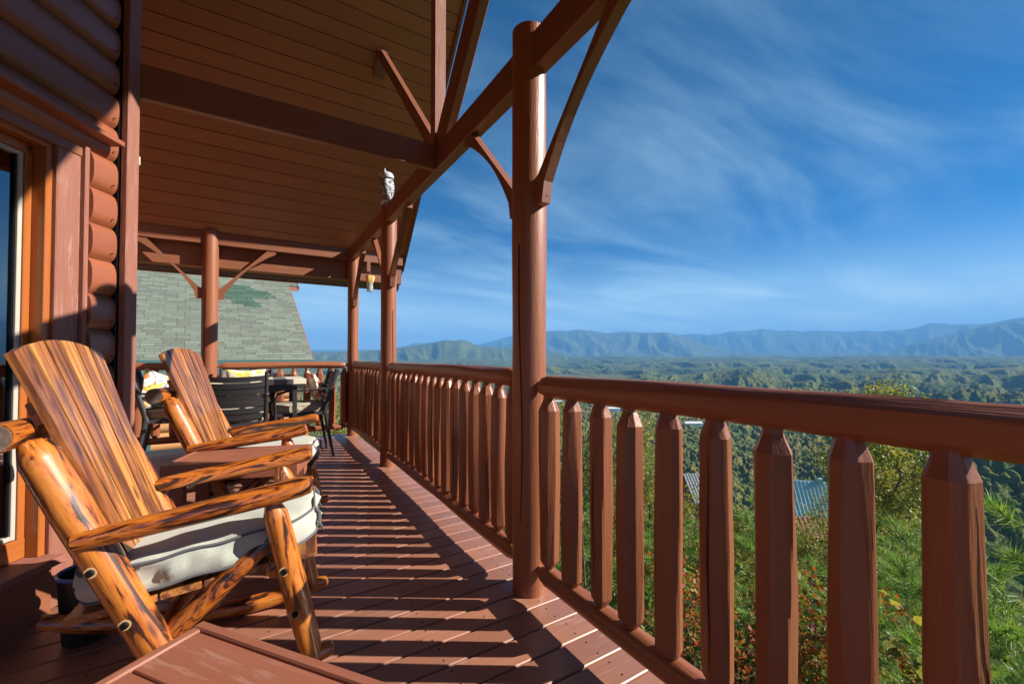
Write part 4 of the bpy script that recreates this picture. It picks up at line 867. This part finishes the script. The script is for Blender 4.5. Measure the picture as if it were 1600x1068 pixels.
for i,(lb,px,D,yt,k) in enumerate(dec): plant('deciduous_tree',lb,'tree',px,D,yt,DEC[k],6.6,GT,rz=i*1.3)
tr,br,tips=limbs(77,6,.05,14,spread=.30,up=.9); mb=MB(); tube(mb,tr,[.05*(1-.12*i) for i in range(8)],8)
for P,r in br: tube(mb,P,[r*.8*(1-.8*i/(len(P)-1)) for i in range(len(P))],4)
bare=mb.mesh('trunk',M_bark); plant('bare_tree','bare leafless treetop rising just over the top rail','tree',1386,14,584,[bare],6,GT,parts=('trunk',))
# white pine: whorled boughs carrying tufts of long needles
def pine_meshes(seed,H,r0,nb,needles,nl,nw,tuftstep,spread=.36,rise=.35):
    rg=np.random.default_rng(seed); mb=MB(); tr=[np.array((0,0,0.))]
    for k in range(8): tr.append(tr[-1]+np.array((rg.normal(0,.012)*H,rg.normal(0,.012)*H,H/8)))
    tube(mb,tr,[r0*(1-.115*i) for i in range(9)],10); T=[]
    def bough(P,r,lev):
        tube(mb,P,[r*(1-.75*i/(len(P)-1)) for i in range(len(P))],5)
        L=sum(np.linalg.norm(P[i+1]-P[i]) for i in range(len(P)-1)); n=max(1,int(L/tuftstep)); 
        for k in range(n+1):
            f=(.30 if lev==0 else .15)+(1-(.30 if lev==0 else .15))*k/max(1,n); q=f*(len(P)-1); i=min(len(P)-2,int(q)); p=P[i]*(1-(q-i))+P[i+1]*(q-i); d=P[i+1]-P[i]; d/=np.linalg.norm(d)
            if lev<2 and k<n and f>.2:
                for s in(-1,1):
                    if rg.uniform()<.85:
                        side=np.cross(d,(0,0,1.)); side/=np.linalg.norm(side); d2=d*.75+side*s*rg.uniform(.5,.9)+np.array((0,0,rg.uniform(.0,.35))); d2/=np.linalg.norm(d2); L2=L*(.42 if lev==0 else .36)*(1.1-f*.8)*rg.uniform(.8,1.2)
                        if L2>tuftstep*.7: bough([p,p+d2*L2*.5,p+d2*L2+np.array((0,0,L2*.12))],r*.5,lev+1)
            T.append((p,d))
        T.append((P[-1],P[-1]-P[-2]))
    for k in range(nb):
        f=.12+.88*((k+.5)/nb); i=min(7,int(f*8)); q=f*8-i; p=tr[i]*(1-q)+tr[i+1]*q; az=k*2.3+rg.uniform(-.3,.3); L=H*spread*(1.08-f)*rg.uniform(.8,1.15)+.12; d=np.array((math.cos(az),math.sin(az),rise*rg.uniform(.3,1.2))); d/=np.linalg.norm(d)
        bough([p,p+d*L*.35,p+d*L*.7+np.array((0,0,L*.05)),p+d*L+np.array((0,0,L*.16))],r0*.30*(1.1-f),0)
    T.append((tr[-1],np.array((0,0,1.))))
    P0=np.array([p for p,d in T]); Dd=np.array([d/np.linalg.norm(d) for p,d in T]); n=len(T)*needles
    P0=np.repeat(P0,needles,0);Dd=np.repeat(Dd,needles,0); rnd=rg.normal(0,1,(n,3)); rnd/=np.linalg.norm(rnd,axis=1,keepdims=True); dr=Dd*rg.uniform(.45,1.3,(n,1))+rnd*.75; dr/=np.linalg.norm(dr,axis=1,keepdims=True)
    st=P0+Dd*rg.uniform(-tuftstep*.45,tuftstep*.35,(n,1)); e=st+dr*nl*rg.uniform(.7,1.15,(n,1)); e[:,2]-=nl*.08; s=np.cross(dr,rg.normal(0,1,(n,3))); s/=np.linalg.norm(s,axis=1,keepdims=True); s*=nw
    V=np.stack([st-s,st+s,e],1).reshape(-1,3); F=np.arange(3*n).reshape(-1,3); return mb.mesh('trunk',M_bark),fastmesh('crown',V,F,M_needle)
PN=pine_meshes(5,5.2,.06,30,30,.155,.0030,.15,.36)
PM=pine_meshes(6,5.2,.055,28,26,.15,.0042,.17,.33)
pines=[('nearest white pine with long fresh needles at the right edge',1600,2.9,800,PN,.4),('white pine with long needles showing right of the widest baluster gap',1455,3.7,830,PN,2.1),
('mid green pine behind the balusters below the teal roof',1215,6.3,800,PM,.2),('mid green pine at the foot of the balusters under the grey roof',1075,7.2,800,PM,1.4),('small pine behind the red leaved shrub',1150,5.3,905,PM,2.6),('small dark pine low behind the balusters near the thick post',985,7.0,835,PM,3.3),('pine partly hidden between the two rightmost balusters',1385,5.0,850,PM,4.4),('pine low behind the first balusters beside the thick post',900,8.0,800,PM,5.1),('pine low at the right below the field',1500,6.3,840,PM,.9),('short pine between the bushy trees at right',1330,7.5,830,PM,1.9)]
for lb,px,D,yt,me,rz in pines: plant('pine_tree',lb,'tree',px,D,yt,me,5.2,'pines on the slope below the deck',rz)
RS=[tree_meshes('red',s,3.4,.03,13,15,.062,.10,M_red,spread=.36,up=.8,first=.2) for s in(51,52)]
for i,(lb,px,D,yt) in enumerate([('red and orange leaved shrub behind the balusters in the middle of the near railing',1110,4.9,855),('orange leaved shrub low beside the widest balusters',1262,4.3,925),('rust leaved shrub at the foot of the balusters',1180,5.6,870),('thin red twigged shrub right of the third widest baluster',1372,4.3,960)]):
    plant('red_shrub',lb,'shrub',px,D,yt,RS[i%2],3.4,'red leaved shrubs below the deck',i)
US=tree_meshes('under',61,2.6,.03,15,34,.085,.12,M_leafd,spread=.5,up=.7,first=.12)
USB=tree_meshes('under',62,2.6,.03,15,34,.085,.12,M_leaf,spread=.5,up=.7,first=.12)
def undergrowth():
    """shrub layer covering the steep bank: nobody could count it"""
    Vs=[];Fs=[];n=0; rg=np.random.default_rng(4); src=[]
    for me in(US[1],USB[1]):
        v=np.empty(len(me.vertices)*3,np.float32); me.vertices.foreach_get('co',v); v=v.reshape(-1,3); src.append(v.reshape(-1,4,3)[::3])
    M=[]
    for k in range(95):
        a=R(rg.uniform(-24,54)); r=rg.uniform(5.5,42) ; xr=r*math.sin(a);D=r*math.cos(a); x,y=c2w(xr,D)
        if x<1.9 and y<8.2: continue
        if x<-1 : continue
        s=rg.uniform(.5,1.3)*(1+r/30); j=int(rg.uniform()<.45); q=src[j]; th=rg.uniform(0,6.28); Rm=np.array([[math.cos(th),-math.sin(th),0],[math.sin(th),math.cos(th),0],[0,0,1]]); v=(q.reshape(-1,3)@Rm.T)*s+np.array((x,y,gz(x,y)-.3))
        Vs.append(v); M.append(np.full(len(q),j,np.int32))
    V=np.concatenate(Vs); F=np.arange(len(V)).reshape(-1,4); me=fastmesh('undergrowth',V,F,[M_leafd,M_leaf],mi=np.concatenate(M)); o=bpy.data.objects.new('undergrowth',me); COL.objects.link(o); tag(o,'green shrub layer covering the bank below the deck','undergrowth',kind='stuff')
undergrowth()
def woods():
    """the mid-distance wood on the slope below: one mass of crowns"""
    rg=np.random.default_rng(14); src=[]
    for me in(DEC[0][1],DEC2[1]):
        v=np.empty(len(me.vertices)*3,np.float32); me.vertices.foreach_get('co',v); q=v.reshape(-1,4,3)[::12]; c=q[:,:1]; src.append(c+(q-c)*4.0)
    Vs=[];M=[]
    for k in range(620):
        r=math.exp(rg.uniform(math.log(72),math.log(340))); a=R(rg.uniform(-30,56)); x,y=c2w(r*math.sin(a),r*math.cos(a)); g=gz(x,y)
        H=rg.uniform(9,15); top=1.15-(g+H)
        if top/(r*math.cos(a))<.16+.05*math.sin(a*9): H=max(3.,1.15-.19*r*math.cos(a)-g)
        if H<3.2: continue
        j=int(rg.uniform()<.45); q=src[j]; th=rg.uniform(0,6.28); Rm=np.array([[math.cos(th),-math.sin(th),0],[math.sin(th),math.cos(th),0],[0,0,1]]); s=H/6.6; v=(q.reshape(-1,3)@Rm.T)*np.array((s*.85,s*.85,s))+np.array((x,y,g)); Vs.append(v); M.append(np.full(len(q),j,np.int32))
    V=np.concatenate(Vs); F=np.arange(len(V)).reshape(-1,4); me=fastmesh('woods',V,F,[M_leaf,M_leafd],mi=np.concatenate(M)); o=bpy.data.objects.new('woods',me); COL.objects.link(o); tag(o,'mixed wood filling the slope between the deck and the valley','woods',kind='stuff')
woods()
# ------------------------------------------------------------------ far houses
def house(label,px,D,yb,w,d,h,rise,roofm,wallm,rot,group=None):
    xr=(px-800)/655*D; x,y=c2w(xr,D); z=1.15-(yb-557)/655*D
    t=thing('house',label,'house',(float(x),float(y),z),rot,group)
    m=MB(); box(m,-w/2,w/2,-d/2,d/2,-3,h,0,'z'); plate(m,[(-w/2,-d/2,h),(-w/2,d/2,h),(-w/2,0,h+rise*.98)],(1,0,0),.12); plate(m,[(w/2-.12,-d/2,h),(w/2-.12,d/2,h),(w/2-.12,0,h+rise*.98)],(1,0,0),.12); m.build('wall',wallm,t)
    m=MB(); e=.45
    for s in(-1,1):
        plate(m,[(-w/2-e,s*(d/2+e),h-rise*2*e/d),(w/2+e,s*(d/2+e),h-rise*2*e/d),(w/2+e,0,h+rise),(-w/2-e,0,h+rise)],(0,0,1),.18)
    nrib=int((w+2*e)/.42)
    for k in range(nrib+1):
        xx=-w/2-e+.05+k*(w+2*e-.1)/nrib
        for s in(-1,1): prism(m,(xx,s*(d/2+e),h-rise*2*e/d+.20),(xx,s*.06,h+rise+.17),.05,.06,(0,0,1),0)
    if wallm is M_farbrick: box(m,w*.18,w*.18+.5,-.25,.25,h+rise*.5,h+rise+.55,0,'z')
    ro=m.build('roof',roofm,t)
    for s in(-1,1):
        for k in(-.28,.28):
            m=MB(); box(m,w*k-.5,w*k+.5,s*d/2-.04,s*d/2+.04,h*.35,h*.8,0,'z'); m.build('window',M_bolt,t)
    return t
house('grey roofed brown cabin seen between balusters among the trees',1094,60,792,4.6,5,2.2,2.6,M_grroof,M_farbrick,R(-25))
house('cabin with pale teal metal roof and rust red walls behind the balusters',1262,52,812,4.6,5,1.8,3.0,M_tealroof,M_farbrick,R(-48))
house('rust red cabin at the foot of the teal roofed one',1258,42,842,2.6,2.4,1.2,1.0,M_farbrick,M_natlog,R(-40))
for lb,px,D,yb,w in (('white farm building left of the valley field',958,900,641,26),('long white farm building beside the green valley field',1082,830,664,34),('white shed at the near end of the valley field',1012,980,638,18),('white barn among the trees at the right valley edge',1592,560,776,9),('white farmhouse far across the valley beyond the first baluster',872,1300,629,22)):
    house(lb,px,D,yb,w,11,5,3,M_offw,M_offw,R(-30),'white valley buildings')
# ------------------------------------------------------------------ haze
def haze():
    bm=bmesh.new(); bmesh.ops.create_cube(bm,size=1); me=bpy.data.meshes.new('haze'); bm.to_mesh(me); bm.free(); o=bpy.data.objects.new('haze',me); COL.objects.link(o)
    o.scale=(46000,46000,1360); o.location=(0,0,-190+680)
    m=bpy.data.materials.new('haze'); m.use_nodes=True; nt=m.node_tree; nt.nodes.clear(); out=nt.nodes.new('ShaderNodeOutputMaterial'); v=nt.nodes.new('ShaderNodeVolumePrincipled')
    v.inputs['Color'].default_value=(.17,.47,.95,1); v.inputs['Density'].default_value=.95e-4; v.inputs['Anisotropy'].default_value=0.0; nt.links.new(v.outputs[0],out.inputs['Volume']); me.materials.append(m); tag(o,kind='stuff')
haze()
